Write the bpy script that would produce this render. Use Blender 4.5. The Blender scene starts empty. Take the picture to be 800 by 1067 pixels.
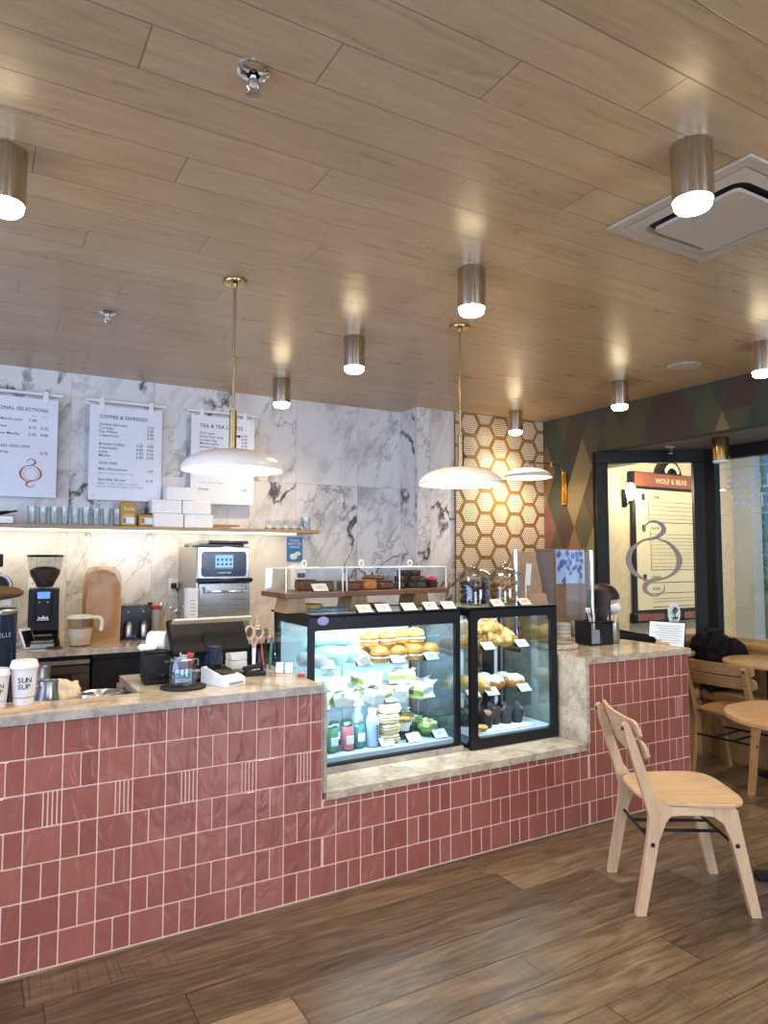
import bpy, bmesh, math, random
from mathutils import Vector, Matrix, Euler, noise as mnoise
random.seed(11)
scene = bpy.context.scene
col = scene.collection
PI = math.pi
def R(d): return math.radians(d)

# ------------------------------------------------------------------ mesh builder
class MB:
    def __init__(s):
        s.v, s.f, s.mi, s.M = [], [], [], Matrix.Identity(4)
    def add(s, vs, fs, mi=0):
        o = len(s.v)
        for p in vs: s.v.append(tuple(s.M @ Vector(p)))
        for f in fs:
            s.f.append(tuple(i + o for i in f)); s.mi.append(mi)
        return s
    def box(s, c, d, b=0.0, rot=None, mi=0):
        hx, hy, hz = d[0]/2, d[1]/2, d[2]/2
        b = min(b, hx*.98, hy*.98, hz*.98)
        T = Matrix.Translation(c) @ (rot.to_matrix().to_4x4() if rot else Matrix.Identity(4))
        S = (-1, 1)
        if b <= 0:
            vs = [T @ Vector((x*hx, y*hy, z*hz)) for x in S for y in S for z in S]
            return s.add(vs, [(0,1,3,2),(4,6,7,5),(0,4,5,1),(2,3,7,6),(0,2,6,4),(1,5,7,3)], mi)
        vs, idx = [], {}
        for x in S:
            for y in S:
                for z in S:
                    for a, p in enumerate(((x*hx, y*(hy-b), z*(hz-b)), (x*(hx-b), y*hy, z*(hz-b)), (x*(hx-b), y*(hy-b), z*hz))):
                        idx[(x,y,z,a)] = len(vs); vs.append(T @ Vector(p))
        fs = []
        for x in S:
            fs.append([idx[(x,y,z,0)] for y,z in ((-1,-1),(1,-1),(1,1),(-1,1))])
            fs.append([idx[(y,x,z,1)] for y,z in ((-1,-1),(1,-1),(1,1),(-1,1))])
            fs.append([idx[(y,z,x,2)] for y,z in ((-1,-1),(1,-1),(1,1),(-1,1))])
            for y in S:
                fs.append([idx[(x,y,-1,0)], idx[(x,y,1,0)], idx[(x,y,1,1)], idx[(x,y,-1,1)]])
                fs.append([idx[(x,-1,y,0)], idx[(x,1,y,0)], idx[(x,1,y,2)], idx[(x,-1,y,2)]])
                fs.append([idx[(-1,x,y,1)], idx[(1,x,y,1)], idx[(1,x,y,2)], idx[(-1,x,y,2)]])
                for z in S: fs.append([idx[(x,y,z,0)], idx[(x,y,z,1)], idx[(x,y,z,2)]])
        return s.add(vs, fs, mi)
    def bx(s, x0, x1, y0, y1, z0, z1, b=0.0, mi=0):
        return s.box(((x0+x1)/2, (y0+y1)/2, (z0+z1)/2), (abs(x1-x0), abs(y1-y0), abs(z1-z0)), b, None, mi)
    def lathe(s, prof, n=24, c=(0,0,0), T=None, mi=0, wob=None):
        T = T or Matrix.Translation(c)
        vs, fs, rows = [], [], []
        for r, z in prof:
            if r < 1e-6:
                rows.append([len(vs)]); vs.append(T @ Vector((0,0,z)))
            else:
                row = []
                for i in range(n):
                    a = 2*PI*i/n; k = wob(a, z) if wob else 1.0
                    row.append(len(vs)); vs.append(T @ Vector((r*k*math.cos(a), r*k*math.sin(a), z)))
                rows.append(row)
        for a, b in zip(rows, rows[1:]):
            if len(a) == 1 and len(b) == 1: continue
            for i in range(n):
                j = (i+1) % n
                if len(a) == 1: fs.append((a[0], b[i], b[j]))
                elif len(b) == 1: fs.append((a[i], b[0], a[j]))
                else: fs.append((a[i], b[i], b[j], a[j]))
        return s.add(vs, fs, mi)
    def cyl(s, p0, p1, r0, r1=None, n=20, mi=0, bev=0.0):
        r1 = r0 if r1 is None else r1
        p0, p1 = Vector(p0), Vector(p1); d = p1-p0; L = d.length
        T = Matrix.Translation(p0) @ d.to_track_quat('Z', 'Y').to_matrix().to_4x4()
        if bev > 0: pr = [(0,0),(r0-bev,0),(r0,bev),(r1,L-bev),(r1-bev,L),(0,L)]
        else: pr = [(0,0),(r0,0),(r1,L),(0,L)]
        return s.lathe(pr, n, T=T, mi=mi)
    def tube(s, pts, r, n=10, mi=0, caps=True):
        pts = [Vector(p) for p in pts]; rs = r if isinstance(r, (list, tuple)) else [r]*len(pts)
        vs, fs = [], []
        t0 = (pts[1]-pts[0]).normalized()
        u = t0.orthogonal().normalized()
        for i, p in enumerate(pts):
            t = (pts[min(i+1, len(pts)-1)] - pts[max(i-1, 0)])
            t = t.normalized() if t.length > 1e-9 else t0
            u = (u - t*u.dot(t)); u = u.normalized() if u.length > 1e-6 else t.orthogonal().normalized()
            w = t.cross(u)
            for k in range(n):
                a = 2*PI*k/n; vs.append(p + (u*math.cos(a) + w*math.sin(a))*rs[i])
        for i in range(len(pts)-1):
            for k in range(n):
                j = (k+1) % n; fs.append((i*n+k, i*n+j, (i+1)*n+j, (i+1)*n+k))
        if caps:
            fs.append(tuple(range(n-1, -1, -1))); fs.append(tuple((len(pts)-1)*n+k for k in range(n)))
        return s.add(vs, fs, mi)
    def prism(s, poly, z0, z1, T=None, mi=0):
        n = len(poly); T = T or Matrix.Identity(4)
        vs = [T @ Vector((x, y, z0)) for x, y in poly] + [T @ Vector((x, y, z1)) for x, y in poly]
        fs = [tuple(range(n-1, -1, -1)), tuple(range(n, 2*n))] + [(i, (i+1) % n, n+(i+1) % n, n+i) for i in range(n)]
        return s.add(vs, fs, mi)
    def ell(s, c, r, nu=16, nv=10, T=None, mi=0, fn=None, pw=1.0):
        T = T or Matrix.Translation(c)
        vs, fs = [], []
        def P(u, v):
            def pp(a): return math.copysign(abs(a)**pw, a)
            p = Vector((r[0]*pp(math.cos(v))*pp(math.cos(u)), r[1]*pp(math.cos(v))*pp(math.sin(u)), r[2]*pp(math.sin(v))))
            if fn: p = fn(p, u, v)
            return T @ p
        vs.append(P(0, -PI/2))
        for j in range(1, nv):
            for i in range(nu): vs.append(P(2*PI*i/nu, -PI/2 + PI*j/nv))
        vs.append(P(0, PI/2)); top = len(vs)-1
        for i in range(nu):
            k = (i+1) % nu
            fs.append((0, 1+k, 1+i))
            for j in range(nv-2):
                a = 1+j*nu; fs.append((a+i, a+k, a+nu+k, a+nu+i))
            a = 1+(nv-2)*nu; fs.append((a+i, a+k, top))
        return s.add(vs, fs, mi)
    def build(s, name, mats, parent=None, ang=38, smooth=True, recalc=True):
        me = bpy.data.meshes.new(name)
        me.from_pydata(s.v, [], s.f)
        mats = mats if isinstance(mats, (list, tuple)) else [mats]
        for m in mats: me.materials.append(m)
        bm = bmesh.new(); bm.from_mesh(me)
        bm.faces.ensure_lookup_table()
        for f, m in zip(bm.faces, s.mi): f.material_index = m
        if recalc: bmesh.ops.recalc_face_normals(bm, faces=bm.faces)
        if smooth:
            th = R(ang)
            for f in bm.faces: f.smooth = True
            for e in bm.edges:
                if len(e.link_faces) == 2 and e.calc_face_angle(0) > th: e.smooth = False
        bm.to_mesh(me); bm.free()
        ob = bpy.data.objects.new(name, me); col.objects.link(ob)
        if parent: ob.parent = parent
        return ob

def tag(o, label=None, cat=None, group=None, kind=None):
    if label: o['label'] = label
    if cat: o['category'] = cat
    if group: o['group'] = group
    if kind: o['kind'] = kind
    return o
def thing(name, label, cat, loc=(0,0,0), rz=0.0, group=None):
    o = bpy.data.objects.new(name, None); o.empty_display_size = .05; col.objects.link(o)
    o.location = loc; o.rotation_euler = (0,0,rz)
    return tag(o, label, cat, group)
def dup(o, label, loc=None, rz=None, group=None, scale=None):
    def cp(x, par):
        c = x.copy(); col.objects.link(c)
        if par: c.parent = par; c.matrix_parent_inverse = x.matrix_parent_inverse.copy()
        for k in list(x.children): cp(k, c)
        return c
    c = cp(o, None)
    c['label'] = label
    if group: c['group'] = group
    if loc is not None: c.location = loc
    if rz is not None: c.rotation_euler = (c.rotation_euler[0], c.rotation_euler[1], rz)
    if scale is not None: c.scale = scale if isinstance(scale, tuple) else (scale,)*3
    return c
def struct(ob): ob['kind'] = 'structure'; return ob
ORD = ['first','second','third','fourth','fifth','sixth','seventh','eighth','ninth','tenth','eleventh','twelfth']

# ------------------------------------------------------------------ materials
def lin(h):
    h = h.lstrip('#'); o = []
    for i in (0,2,4):
        c = int(h[i:i+2],16)/255; o.append(c/12.92 if c <= .04045 else ((c+.055)/1.055)**2.4)
    return (*o, 1.0)
class NT:
    def __init__(s, name):
        s.mat = bpy.data.materials.new(name); s.mat.use_nodes = True
        s.t = s.mat.node_tree; s.n = s.t.nodes; s.l = s.t.links
        s.bsdf = s.n['Principled BSDF']; s.out = s.n['Material Output']
    def set(s, sock, v):
        if hasattr(v, 'links') or isinstance(v, bpy.types.NodeSocket): s.l.new(v, sock)
        else: sock.default_value = v
    def P(s, **k):
        for a, v in k.items(): s.set(s.bsdf.inputs[a.replace('_', ' ')], v)
    def obj(s): return s.n.new('ShaderNodeTexCoord').outputs['Object']
    def gen(s): return s.n.new('ShaderNodeTexCoord').outputs['Generated']
    def m(s, op, a, b=0.0, c=0.0):
        x = s.n.new('ShaderNodeMath'); x.operation = op
        s.set(x.inputs[0], a); s.set(x.inputs[1], b); s.set(x.inputs[2], c); return x.outputs[0]
    def xyz(s, v):
        x = s.n.new('ShaderNodeSeparateXYZ'); s.set(x.inputs[0], v); return x.outputs[0], x.outputs[1], x.outputs[2]
    def vec(s, a, b, c):
        x = s.n.new('ShaderNodeCombineXYZ'); s.set(x.inputs[0], a); s.set(x.inputs[1], b); s.set(x.inputs[2], c); return x.outputs[0]
    def vm(s, op, a, b):
        x = s.n.new('ShaderNodeVectorMath'); x.operation = op; s.set(x.inputs[0], a); s.set(x.inputs[1], b); return x.outputs[0]
    def noise(s, v, scale=5, detail=3, rough=.5, dist=0.0):
        x = s.n.new('ShaderNodeTexNoise'); s.set(x.inputs['Vector'], v); s.set(x.inputs['Scale'], scale)
        x.inputs['Detail'].default_value = detail; x.inputs['Roughness'].default_value = rough; x.inputs['Distortion'].default_value = dist
        return x.outputs['Fac']
    def white(s, v):
        x = s.n.new('ShaderNodeTexWhiteNoise'); x.noise_dimensions = '3D'; s.set(x.inputs['Vector'], v); return x.outputs['Value']
    def voro(s, v, scale, feature='F1'):
        x = s.n.new('ShaderNodeTexVoronoi'); x.feature = feature; s.set(x.inputs['Vector'], v); x.inputs['Scale'].default_value = scale
        return x.outputs['Distance']
    def ramp(s, f, stops):
        x = s.n.new('ShaderNodeValToRGB'); e = x.color_ramp.elements
        while len(e) > 1: e.remove(e[-1])
        e[0].position = stops[0][0]; e[0].color = stops[0][1]
        for p, c in stops[1:]:
            k = e.new(p); k.color = c
        s.set(x.inputs[0], f); return x.outputs[0]
    def mix(s, f, a, b, bl='MIX'):
        x = s.n.new('ShaderNodeMix'); x.data_type = 'RGBA'; x.blend_type = bl
        s.set(x.inputs[0], f); s.set(x.inputs[6], a); s.set(x.inputs[7], b); return x.outputs[2]
    def maprange(s, v, a, b, c=0.0, d=1.0):
        x = s.n.new('ShaderNodeMapRange'); s.set(x.inputs[0], v)
        for i, q in enumerate((a,b,c,d)): x.inputs[i+1].default_value = q
        return x.outputs[0]
    def bump(s, h, strength=.2, dist=.01):
        x = s.n.new('ShaderNodeBump'); x.inputs['Strength'].default_value = strength; x.inputs['Distance'].default_value = dist
        s.set(x.inputs['Height'], h); s.l.new(x.outputs[0], s.bsdf.inputs['Normal']); return x
G = lambda v: (v, v, v, 1)

def plain(name, hexc, rough=.5, metal=0.0, var=.08, nscale=30, bump=0.0, spec=.5, coat=0.0, sss=0.0, stretch=None):
    t = NT(name); o = t.obj()
    v = t.vm('MULTIPLY', o, stretch) if stretch else o
    n = t.noise(v, nscale, 3)
    c = lin(hexc)
    lo = tuple(x*(1-var) for x in c[:3])+(1,); hi = tuple(min(1, x*(1+var)) for x in c[:3])+(1,)
    t.P(Base_Color=t.ramp(n, [(.3, lo), (.7, hi)]), Roughness=rough, Metallic=metal)
    t.bsdf.inputs['Specular IOR Level'].default_value = spec
    if coat: t.bsdf.inputs['Coat Weight'].default_value = coat
    if sss:
        t.bsdf.inputs['Subsurface Weight'].default_value = sss; t.bsdf.inputs['Subsurface Radius'].default_value = (.01,.006,.004)
    if bump: t.bump(n, bump, .004)
    return t.mat
def emit(name, hexc, strength):
    t = NT(name); e = t.n.new('ShaderNodeEmission'); e.inputs[0].default_value = lin(hexc); e.inputs[1].default_value = strength
    t.l.new(e.outputs[0], t.out.inputs[0]); return t.mat
def pane(name, hexc='ffffff', refl=1.0, rough=.01, base=.04):
    """thin clear sheet: transparent with a fresnel reflection"""
    t = NT(name)
    tr = t.n.new('ShaderNodeBsdfTransparent'); tr.inputs[0].default_value = lin(hexc)
    gl = t.n.new('ShaderNodeBsdfGlossy'); gl.inputs['Roughness'].default_value = rough
    lw = t.n.new('ShaderNodeLayerWeight'); lw.inputs[0].default_value = .25
    f = t.m('MULTIPLY', t.m('ADD', t.m('MULTIPLY', t.m('POWER', lw.outputs['Facing'], 3.0), .5), base), refl)
    mx = t.n.new('ShaderNodeMixShader'); t.l.new(f, mx.inputs[0]); t.l.new(tr.outputs[0], mx.inputs[1]); t.l.new(gl.outputs[0], mx.inputs[2])
    t.l.new(mx.outputs[0], t.out.inputs[0]); return t.mat

def planks(name, pitch, y0, L, shift, x0, cols, seam, rough, rnd=False, grain=1.0, sawn=0.0, tone=.35, seamw=.004, knots=True, coat=0.0, fine=.25):
    t = NT(name); x, y, z = t.xyz(t.obj())
    r = t.m('DIVIDE', t.m('SUBTRACT', y, y0), pitch); row = t.m('FLOOR', r)
    off = t.m('MULTIPLY', t.white(t.vec(row, 3.1, 7.7)), L*3) if rnd else t.m('MULTIPLY', row, shift)
    q = t.m('DIVIDE', t.m('SUBTRACT', t.m('ADD', x, off), x0), L); pk = t.m('FLOOR', q)
    w = t.white(t.vec(row, pk, 1.3)); w2 = t.white(t.vec(pk, row, 9.2))
    gx = t.m('ADD', x, t.m('MULTIPLY', w, 40.0)); gy = t.m('ADD', y, t.m('MULTIPLY', w2, 31.0))
    warp = t.noise(t.vec(t.m('MULTIPLY', gx, .9), t.m('MULTIPLY', gy, 5.0), 0.0), 1.6, 3, .5)
    g1 = t.noise(t.vec(t.m('MULTIPLY', gx, 1.2), t.m('ADD', t.m('MULTIPLY', gy, 22.0), t.m('MULTIPLY', warp, 5.0)), w), 1.5, 4, .62)
    g2 = t.noise(t.vec(t.m('MULTIPLY', gx, 4.0), t.m('MULTIPLY', gy, 220.0), w), 1.0, 2, .6)
    # cathedral rings: contour lines of a stretched noise
    ring = t.noise(t.vec(t.m('MULTIPLY', gx, 1.1), t.m('MULTIPLY', gy, 7.0), w), .9, 2, .4)
    rl = t.m('PINGPONG', t.m('MULTIPLY', ring, 26.0), 1.0)
    f = t.m('ADD', t.m('ADD', t.m('MULTIPLY', g1, .66), t.m('MULTIPLY', g2, fine)), t.m('MULTIPLY', rl, .09*grain))
    f = t.m('ADD', f, t.m('MULTIPLY', t.m('SUBTRACT', w, .5), tone))
    c = t.ramp(f, cols)
    if knots:
        kd = t.voro(t.vec(t.m('MULTIPLY', gx, 1.3), t.m('MULTIPLY', gy, 3.2), 0.0), 1.0)
        km = t.m('MULTIPLY', t.maprange(kd, .03, .1, 1.0, 0.0), t.m('GREATER_THAN', t.white(t.vec(row, pk, 5.5)), .45))
        c = t.mix(t.m('MULTIPLY', km, .55), c, cols[0][1])
    if sawn:
        sw = t.noise(t.vec(t.m('MULTIPLY', gx, 130.0), t.m('MULTIPLY', gy, 2.0), w), 1.0, 2, .6)
        sm = t.m('MULTIPLY', t.maprange(sw, .55, .72), t.maprange(t.noise(t.vec(gx, gy, w), 2.2, 2), .45, .65))
        c = t.mix(t.m('MULTIPLY', sm, sawn), c, (.02,.014,.01,1))
    fy = t.m('FRACT', r); ey = t.m('MULTIPLY', t.m('MINIMUM', fy, t.m('SUBTRACT', 1.0, fy)), pitch)
    fx = t.m('FRACT', q); ex = t.m('MULTIPLY', t.m('MINIMUM', fx, t.m('SUBTRACT', 1.0, fx)), L)
    e = t.m('MINIMUM', ex, ey)
    sm = t.maprange(e, seamw*.35, seamw, 1.0, 0.0)
    c = t.mix(t.m('MULTIPLY', sm, .75), c, seam)
    t.P(Base_Color=c, Roughness=t.m('ADD', rough, t.m('MULTIPLY', t.m('SUBTRACT', g1, .5), .18)))
    t.bsdf.inputs['Specular IOR Level'].default_value = .5
    t.bump(t.m('SUBTRACT', t.m('MULTIPLY', f, .25), sm), .28, .0025)
    return t.mat

def marble(name, light, mid, axis='x', warm=.35):
    t = NT(name); x, y, z = t.xyz(t.obj())
    u = x if axis == 'x' else y
    tu = t.m('DIVIDE', t.m('SUBTRACT', u, .505), .541); tz = t.m('DIVIDE', t.m('SUBTRACT', z, .826), 1.2156)
    iu, iz = t.m('FLOOR', tu), t.m('FLOOR', tz)
    w = t.white(t.vec(iu, iz, 2.0)); w2 = t.white(t.vec(iz, iu, 6.0))
    vx = t.m('ADD', u, t.m('MULTIPLY', w, 37.0)); vz = t.m('ADD', z, t.m('MULTIPLY', w2, 23.0))
    # veins run up to the right: turn the plane
    a = t.m('SUBTRACT', t.m('MULTIPLY', vx, .88), t.m('MULTIPLY', vz, .48)); b = t.m('ADD', t.m('MULTIPLY', vx, .48), t.m('MULTIPLY', vz, .88))
    base = t.vec(a, t.m('MULTIPLY', b, .42), w)
    d1 = t.noise(base, 3.0, 5, .62, .6)
    dv = t.vec(t.m('ADD', a, t.m('MULTIPLY', t.m('SUBTRACT', d1, .5), .34)), t.m('MULTIPLY', b, .42), w)
    n1 = t.noise(dv, 1.9, 5, .55)
    v1 = t.maprange(t.m('ABSOLUTE', t.m('SUBTRACT', n1, .5)), .002, .017, 1.0, 0.0)
    n2 = t.noise(t.vm('ADD', dv, (5.3, 1.7, 0)), 4.2, 6, .6)
    v2 = t.maprange(t.m('ABSOLUTE', t.m('SUBTRACT', n2, .5)), .0, .02, 1.0, 0.0)
    msk = t.maprange(t.noise(t.vm('ADD', base, (9.1, 4.4, 2)), 2.2, 3), .46, .58)
    msk2 = t.maprange(t.noise(t.vm('ADD', base, (2.1, 8.4, 5)), 1.7, 3), .38, .62)
    cl = t.noise(t.vm('ADD', base, (3, 3, 3)), 5.0, 6, .68)
    c = t.ramp(cl, [(.3, mid), (.5, light), (.75, light)])
    wm = t.maprange(t.noise(base, 1.3, 3), .5, .75)
    c = t.mix(t.m('MULTIPLY', wm, warm), c, lin('b9a58c'))
    c = t.mix(t.m('MULTIPLY', t.m('MULTIPLY', v2, msk2), .7), c, lin('6d666a'))
    c = t.mix(t.m('MULTIPLY', t.m('MULTIPLY', v1, msk), .92), c, lin('24242a'))
    fu, fz = t.m('FRACT', tu), t.m('FRACT', tz)
    e = t.m('MINIMUM', t.m('MULTIPLY', t.m('MINIMUM', fu, t.m('SUBTRACT', 1.0, fu)), .541), t.m('MULTIPLY', t.m('MINIMUM', fz, t.m('SUBTRACT', 1.0, fz)), 1.2156))
    c = t.mix(t.m('MULTIPLY', t.maprange(e, .001, .003, 1.0, 0.0), .45), c, lin('8f8a86'))
    t.P(Base_Color=c, Roughness=.3)
    return t.mat

def stone(name, c0, c1, c2, rough=.12):
    t = NT(name); o = t.obj()
    n = t.noise(o, 7.0, 7, .68, .5); n2 = t.noise(o, 38.0, 4, .6)
    c = t.ramp(t.m('ADD', t.m('MULTIPLY', n, .75), t.m('MULTIPLY', n2, .25)), [(.36, c0), (.5, c1), (.66, c2)])
    v = t.maprange(t.m('ABSOLUTE', t.m('SUBTRACT', t.noise(o, 3.4, 6, .6, .8), .5)), .0, .018, 1.0, 0.0)
    c = t.mix(t.m('MULTIPLY', v, .3), c, lin('7d7267'))
    t.P(Base_Color=c, Roughness=rough); return t.mat

def lightwood(name, h0, h1, rough=.38, axis=0):
    t = NT(name); x, y, z = t.xyz(t.obj()); s = [14.0]*3; s[axis] = 1.3
    v = t.vec(t.m('MULTIPLY', x, s[0]), t.m('MULTIPLY', y, s[1]), t.m('MULTIPLY', z, s[2]))
    n = t.noise(v, 2.2, 4, .6, .4); n2 = t.noise(v, 16.0, 2, .5)
    t.P(Base_Color=t.ramp(t.m('ADD', t.m('MULTIPLY', n, .75), t.m('MULTIPLY', n2, .25)), [(.3, lin(h0)), (.7, lin(h1))]), Roughness=rough)
    t.bump(n2, .05, .002)
    return t.mat
def brushed(name, hexc, rough=.3, axis=2):
    t = NT(name); x, y, z = t.xyz(t.obj()); s = [220.0]*3; s[axis] = 3.0
    n = t.noise(t.vec(t.m('MULTIPLY', x, s[0]), t.m('MULTIPLY', y, s[1]), t.m('MULTIPLY', z, s[2])), 1.0, 2)
    c = lin(hexc)
    t.P(Base_Color=t.ramp(n, [(.3, tuple(q*.85 for q in c[:3])+(1,)), (.7, c)]), Metallic=1.0, Roughness=t.m('ADD', rough-.05, t.m('MULTIPLY', n, .1)))
    return t.mat

M = {}
M['ceiling'] = planks('ceiling_oak', .168, 1.104, 1.44, .41, 1.54,
    [(.22, lin('a68b66')), (.42, lin('b69a74')), (.58, lin('c0a580')), (.80, lin('cab18d'))], lin('5c4a36'), .30, tone=.16, seamw=.0028)
M['floor'] = planks('floor_oak', .187, .03, 1.9, 0, 0,
    [(.26, lin('34291e')), (.44, lin('534433')), (.60, lin('6d5b46')), (.82, lin('8c795e'))], lin('1a1410'), .31, rnd=True, sawn=.6, tone=.34, seamw=.0035, fine=.36, grain=1.2)
M['marble'] = marble('marble_slab', lin('dcd8d4'), lin('a9a5a6'))
M['marble_side'] = marble('marble_return', lin('dcd8d4'), lin('a9a5a6'), 'y')
M['stone'] = stone('quartzite', lin('8f8273'), lin('b5a793'), lin('d2c6b2'))
M['stone_grey'] = stone('quartzite_daylit', lin('807a74'), lin('a09a92'), lin('bcb5aa'), .25)
M['grout'] = plain('pale_pink_grout', 'd8b6aa', .8, var=.06)
M['black'] = plain('black_powder_coat', '101116', .42, var=.15, spec=.35)
M['blackplastic'] = plain('black_plastic', '101012', .5, var=.15, spec=.3)
M['blackgloss'] = plain('black_gloss', '0b0c0f', .22, var=.1, spec=.35)
M['navy'] = plain('navy_enamel', '16233a', .22, var=.12)
M['frame'] = plain('bronze_black_frame', '141513', .5, var=.12, spec=.25)
M['white'] = plain('white_plastic', 'e6e6e4', .4, var=.04)
M['enamel'] = plain('white_enamel', 'dcd9d6', .32, var=.03)
M['paper'] = plain('white_paper', 'ecebe8', .7, var=.03, bump=.05)
M['board'] = plain('menu_board_white', 'dfe0e6', .45, var=.02, nscale=8)
M['ink'] = plain('dark_grey_ink', '2c2d33', .6)
M['lightink'] = plain('grey_ink', '8d8f98', .6)
M['copper_ink'] = plain('copper_ink', 'a8664a', .45)
M['steel'] = brushed('brushed_steel', 'b9b6b0', .3)
M['steel_x'] = brushed('brushed_steel_flat', 'bfc0bf', .28, 0)
M['nickel'] = brushed('brushed_nickel', 'cfc4b0', .27)
M['chrome'] = plain('chrome', 'd8d8dc', .08, 1.0, var=.02)
M['brass'] = plain('brass', 'ae9468', .25, 1.0, var=.06)
M['gold'] = plain('gold_bar', 'd39a3a', .25, .9, var=.06)
M['glass'] = pane('clear_glass')
M['caseglass'] = pane('case_glass', 'f4fbff', .9)
M['window_glass'] = pane('window_glass', 'eaf2f6', 1.2)
M['lidglass'] = pane('lid_glass', 'e6e3d6', 2.2, .08, .12)
M['acrylic'] = pane('clear_acrylic', 'fbfdff', 1.1, .02, .05)
M['acrylic_edge'] = plain('acrylic_edge', 'cfd4d4', .3)
M['jarglass'] = pane('thick_glass', 'f3f6f6', 1.15, .03, .05)
M['oak'] = lightwood('oiled_oak', 'a98457', 'cdab7c')
M['birch'] = lightwood('birch', 'b59672', 'd2b692')
M['birch_z'] = lightwood('birch_upright', 'b09070', 'cbae8c', axis=2)
M['oak_z'] = lightwood('oak_upright', '8a6840', 'ab8656', axis=2)
M['oak_d'] = lightwood('oak_honey', '8f6d45', 'b18c60')
M['walnut'] = lightwood('walnut_board', '4a2d1b', '6f4528')
M['shelfwood'] = lightwood('shelf_oak', '8f7656', 'b0956f')
M['leather'] = plain('tan_leather', '8a6a42', .42, var=.14, nscale=60, bump=.15)
M['darkcloth'] = plain('black_wool', '0d0d10', .9, var=.3, nscale=120, bump=.3, spec=.2)
M['kraft'] = plain('kraft_paper', 'b48a5f', .75, var=.1, nscale=24, bump=.15)
M['kraft2'] = plain('kraft_bag', 'a8804f', .75, var=.12, nscale=20, bump=.2)
M['carton'] = plain('carton_board', '85684e', .8, var=.08)
M['plasticfilm'] = pane('plastic_film', 'f4efe6', .8, .3, .04)
M['frosted'] = plain('frosted_plastic', 'd9d6c4', .35, var=.05, sss=.2)
M['beans'] = plain('coffee_beans', '3a2417', .5, var=.5, nscale=90, bump=.9)
M['skin'] = plain('skin', 'cda487', .5, var=.06, sss=.15)
M['hair'] = plain('brown_hair', '200e0a', .5, var=.4, nscale=14, stretch=(9,9,1), bump=.3)
M['sweater'] = plain('black_knit', '101014', .9, var=.3, nscale=150, bump=.3, spec=.2)
M['denim'] = plain('dark_denim', '1f2733', .85, var=.2, nscale=160)
M['bun'] = plain('golden_bun', 'c98a3f', .38, var=.22, nscale=14)
M['bread'] = plain('pale_bread', 'e2cda0', .7, var=.12, nscale=60, bump=.2)
M['croissant'] = plain('croissant_crust', 'b9853f', .45, var=.42, nscale=26, bump=.2)
M['filling'] = plain('pale_filling', 'e7dfc4', .6, var=.15, nscale=40)
M['lettuce'] = plain('salad_leaf', '7f9a45', .5, var=.5, nscale=38, bump=.3)
M['mint'] = plain('mint_wrap_paper', 'bfdcca', .55, var=.1, nscale=26, bump=.25)
M['wax'] = plain('white_wax_paper', 'dfe3dc', .55, var=.08, nscale=24, bump=.3)
M['teal'] = plain('teal_can', '4f8f88', .3, .3, var=.15)
M['pink'] = plain('pink_can', 'c2727c', .3, .3, var=.15)
M['green'] = plain('green_can', '57876a', .3, .3, var=.15)
M['paleblue'] = plain('pale_blue_bottle', '9fb6cf', .35, var=.05)
M['berry'] = plain('berry_purple', '3f2b4a', .45, var=.5, nscale=50, bump=.4)
M['yogurt'] = plain('yogurt', 'eae4dc', .5)
M['choc'] = plain('chocolate', '2c1811', .45, var=.5, nscale=45, bump=.5)
M['muffin'] = plain('chocolate_muffin', '5a3622', .7, var=.4, nscale=35, bump=.6)
M['tulip'] = plain('dark_tulip_paper', '1c1418', .7, var=.25, nscale=20)
M['tulip_blue'] = plain('slate_tulip_paper', '23262f', .7, var=.2, nscale=20)
M['cookie'] = plain('cookie', 'b9843f', .7, var=.35, nscale=40, bump=.5)
M['brownie'] = plain('baked_brown', '5d3118', .6, var=.45, nscale=40, bump=.4)
M['caramel'] = plain('caramel_slice', 'a76a27', .5, var=.35, nscale=30, bump=.2)
M['redberry'] = plain('red_berry', '9c1f28', .35, var=.4, nscale=60, bump=.3)
M['sugar'] = plain('sugared_pastry', 'cfc4ad', .7, var=.12, nscale=60, bump=.3)
M['yellow'] = plain('yellow_sponge', 'd9b357', .6, var=.12)
M['red'] = plain('red_plastic', 'b8322f', .4)
M['blue'] = plain('blue_plastic', '2c4f9a', .4)
M['greenp'] = plain('green_plastic', '3f8a55', .4)
M['cloth'] = plain('cream_towel', 'cdbfa6', .95, var=.1, nscale=90, bump=.4)
M['lid'] = plain('white_cup_lid', 'dedbd6', .4, var=.03)
M['cup'] = plain('white_paper_cup', 'dbd7d6', .6, var=.03)
M['purple'] = plain('purple_paper', '8f87b8', .6)
M['tagcard'] = plain('white_tag_card', 'bcbab5', .5, var=.03)
M['signblue'] = plain('blue_sign', '3478b8', .5, var=.04)
M['stucco'] = plain('cream_stucco', 'd9bd94', .9, var=.1, nscale=16, bump=.3)
M['stucco_grey'] = plain('grey_stucco', 'b9b3a8', .9, var=.08, nscale=40, bump=.3)
M['paint_wall'] = plain('warm_white_paint', 'cfc8bd', .8, var=.02)
M['cream'] = plain('cream_sheet', 'ebd2a4', .6, var=.03)
M['redwood'] = lightwood('red_wood', '7f3f22', 'a35a33')
M['decal'] = plain('grey_vinyl', '8e8980', .6, var=.03)
M['whitevinyl'] = plain('white_vinyl', 'c9d4e0', .6)
M['vent'] = plain('vent_white', 'b7ad9f', .5, var=.03)
M['darkvoid'] = plain('dark_duct', '3c3d3c', .6)
M['till'] = plain('till_black', '09090b', .55, var=.1, spec=.18)
M['rubber'] = plain('rubber_mat', '16161a', .75, var=.2, nscale=80)
M['led'] = emit('led_strip', 'ffe7b0', 9.0)
M['ledcool'] = emit('led_cool', 'd5ecff', 8.0)
M['lamp'] = emit('lamp_lens', 'ffe6b4', 34.0)
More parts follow.
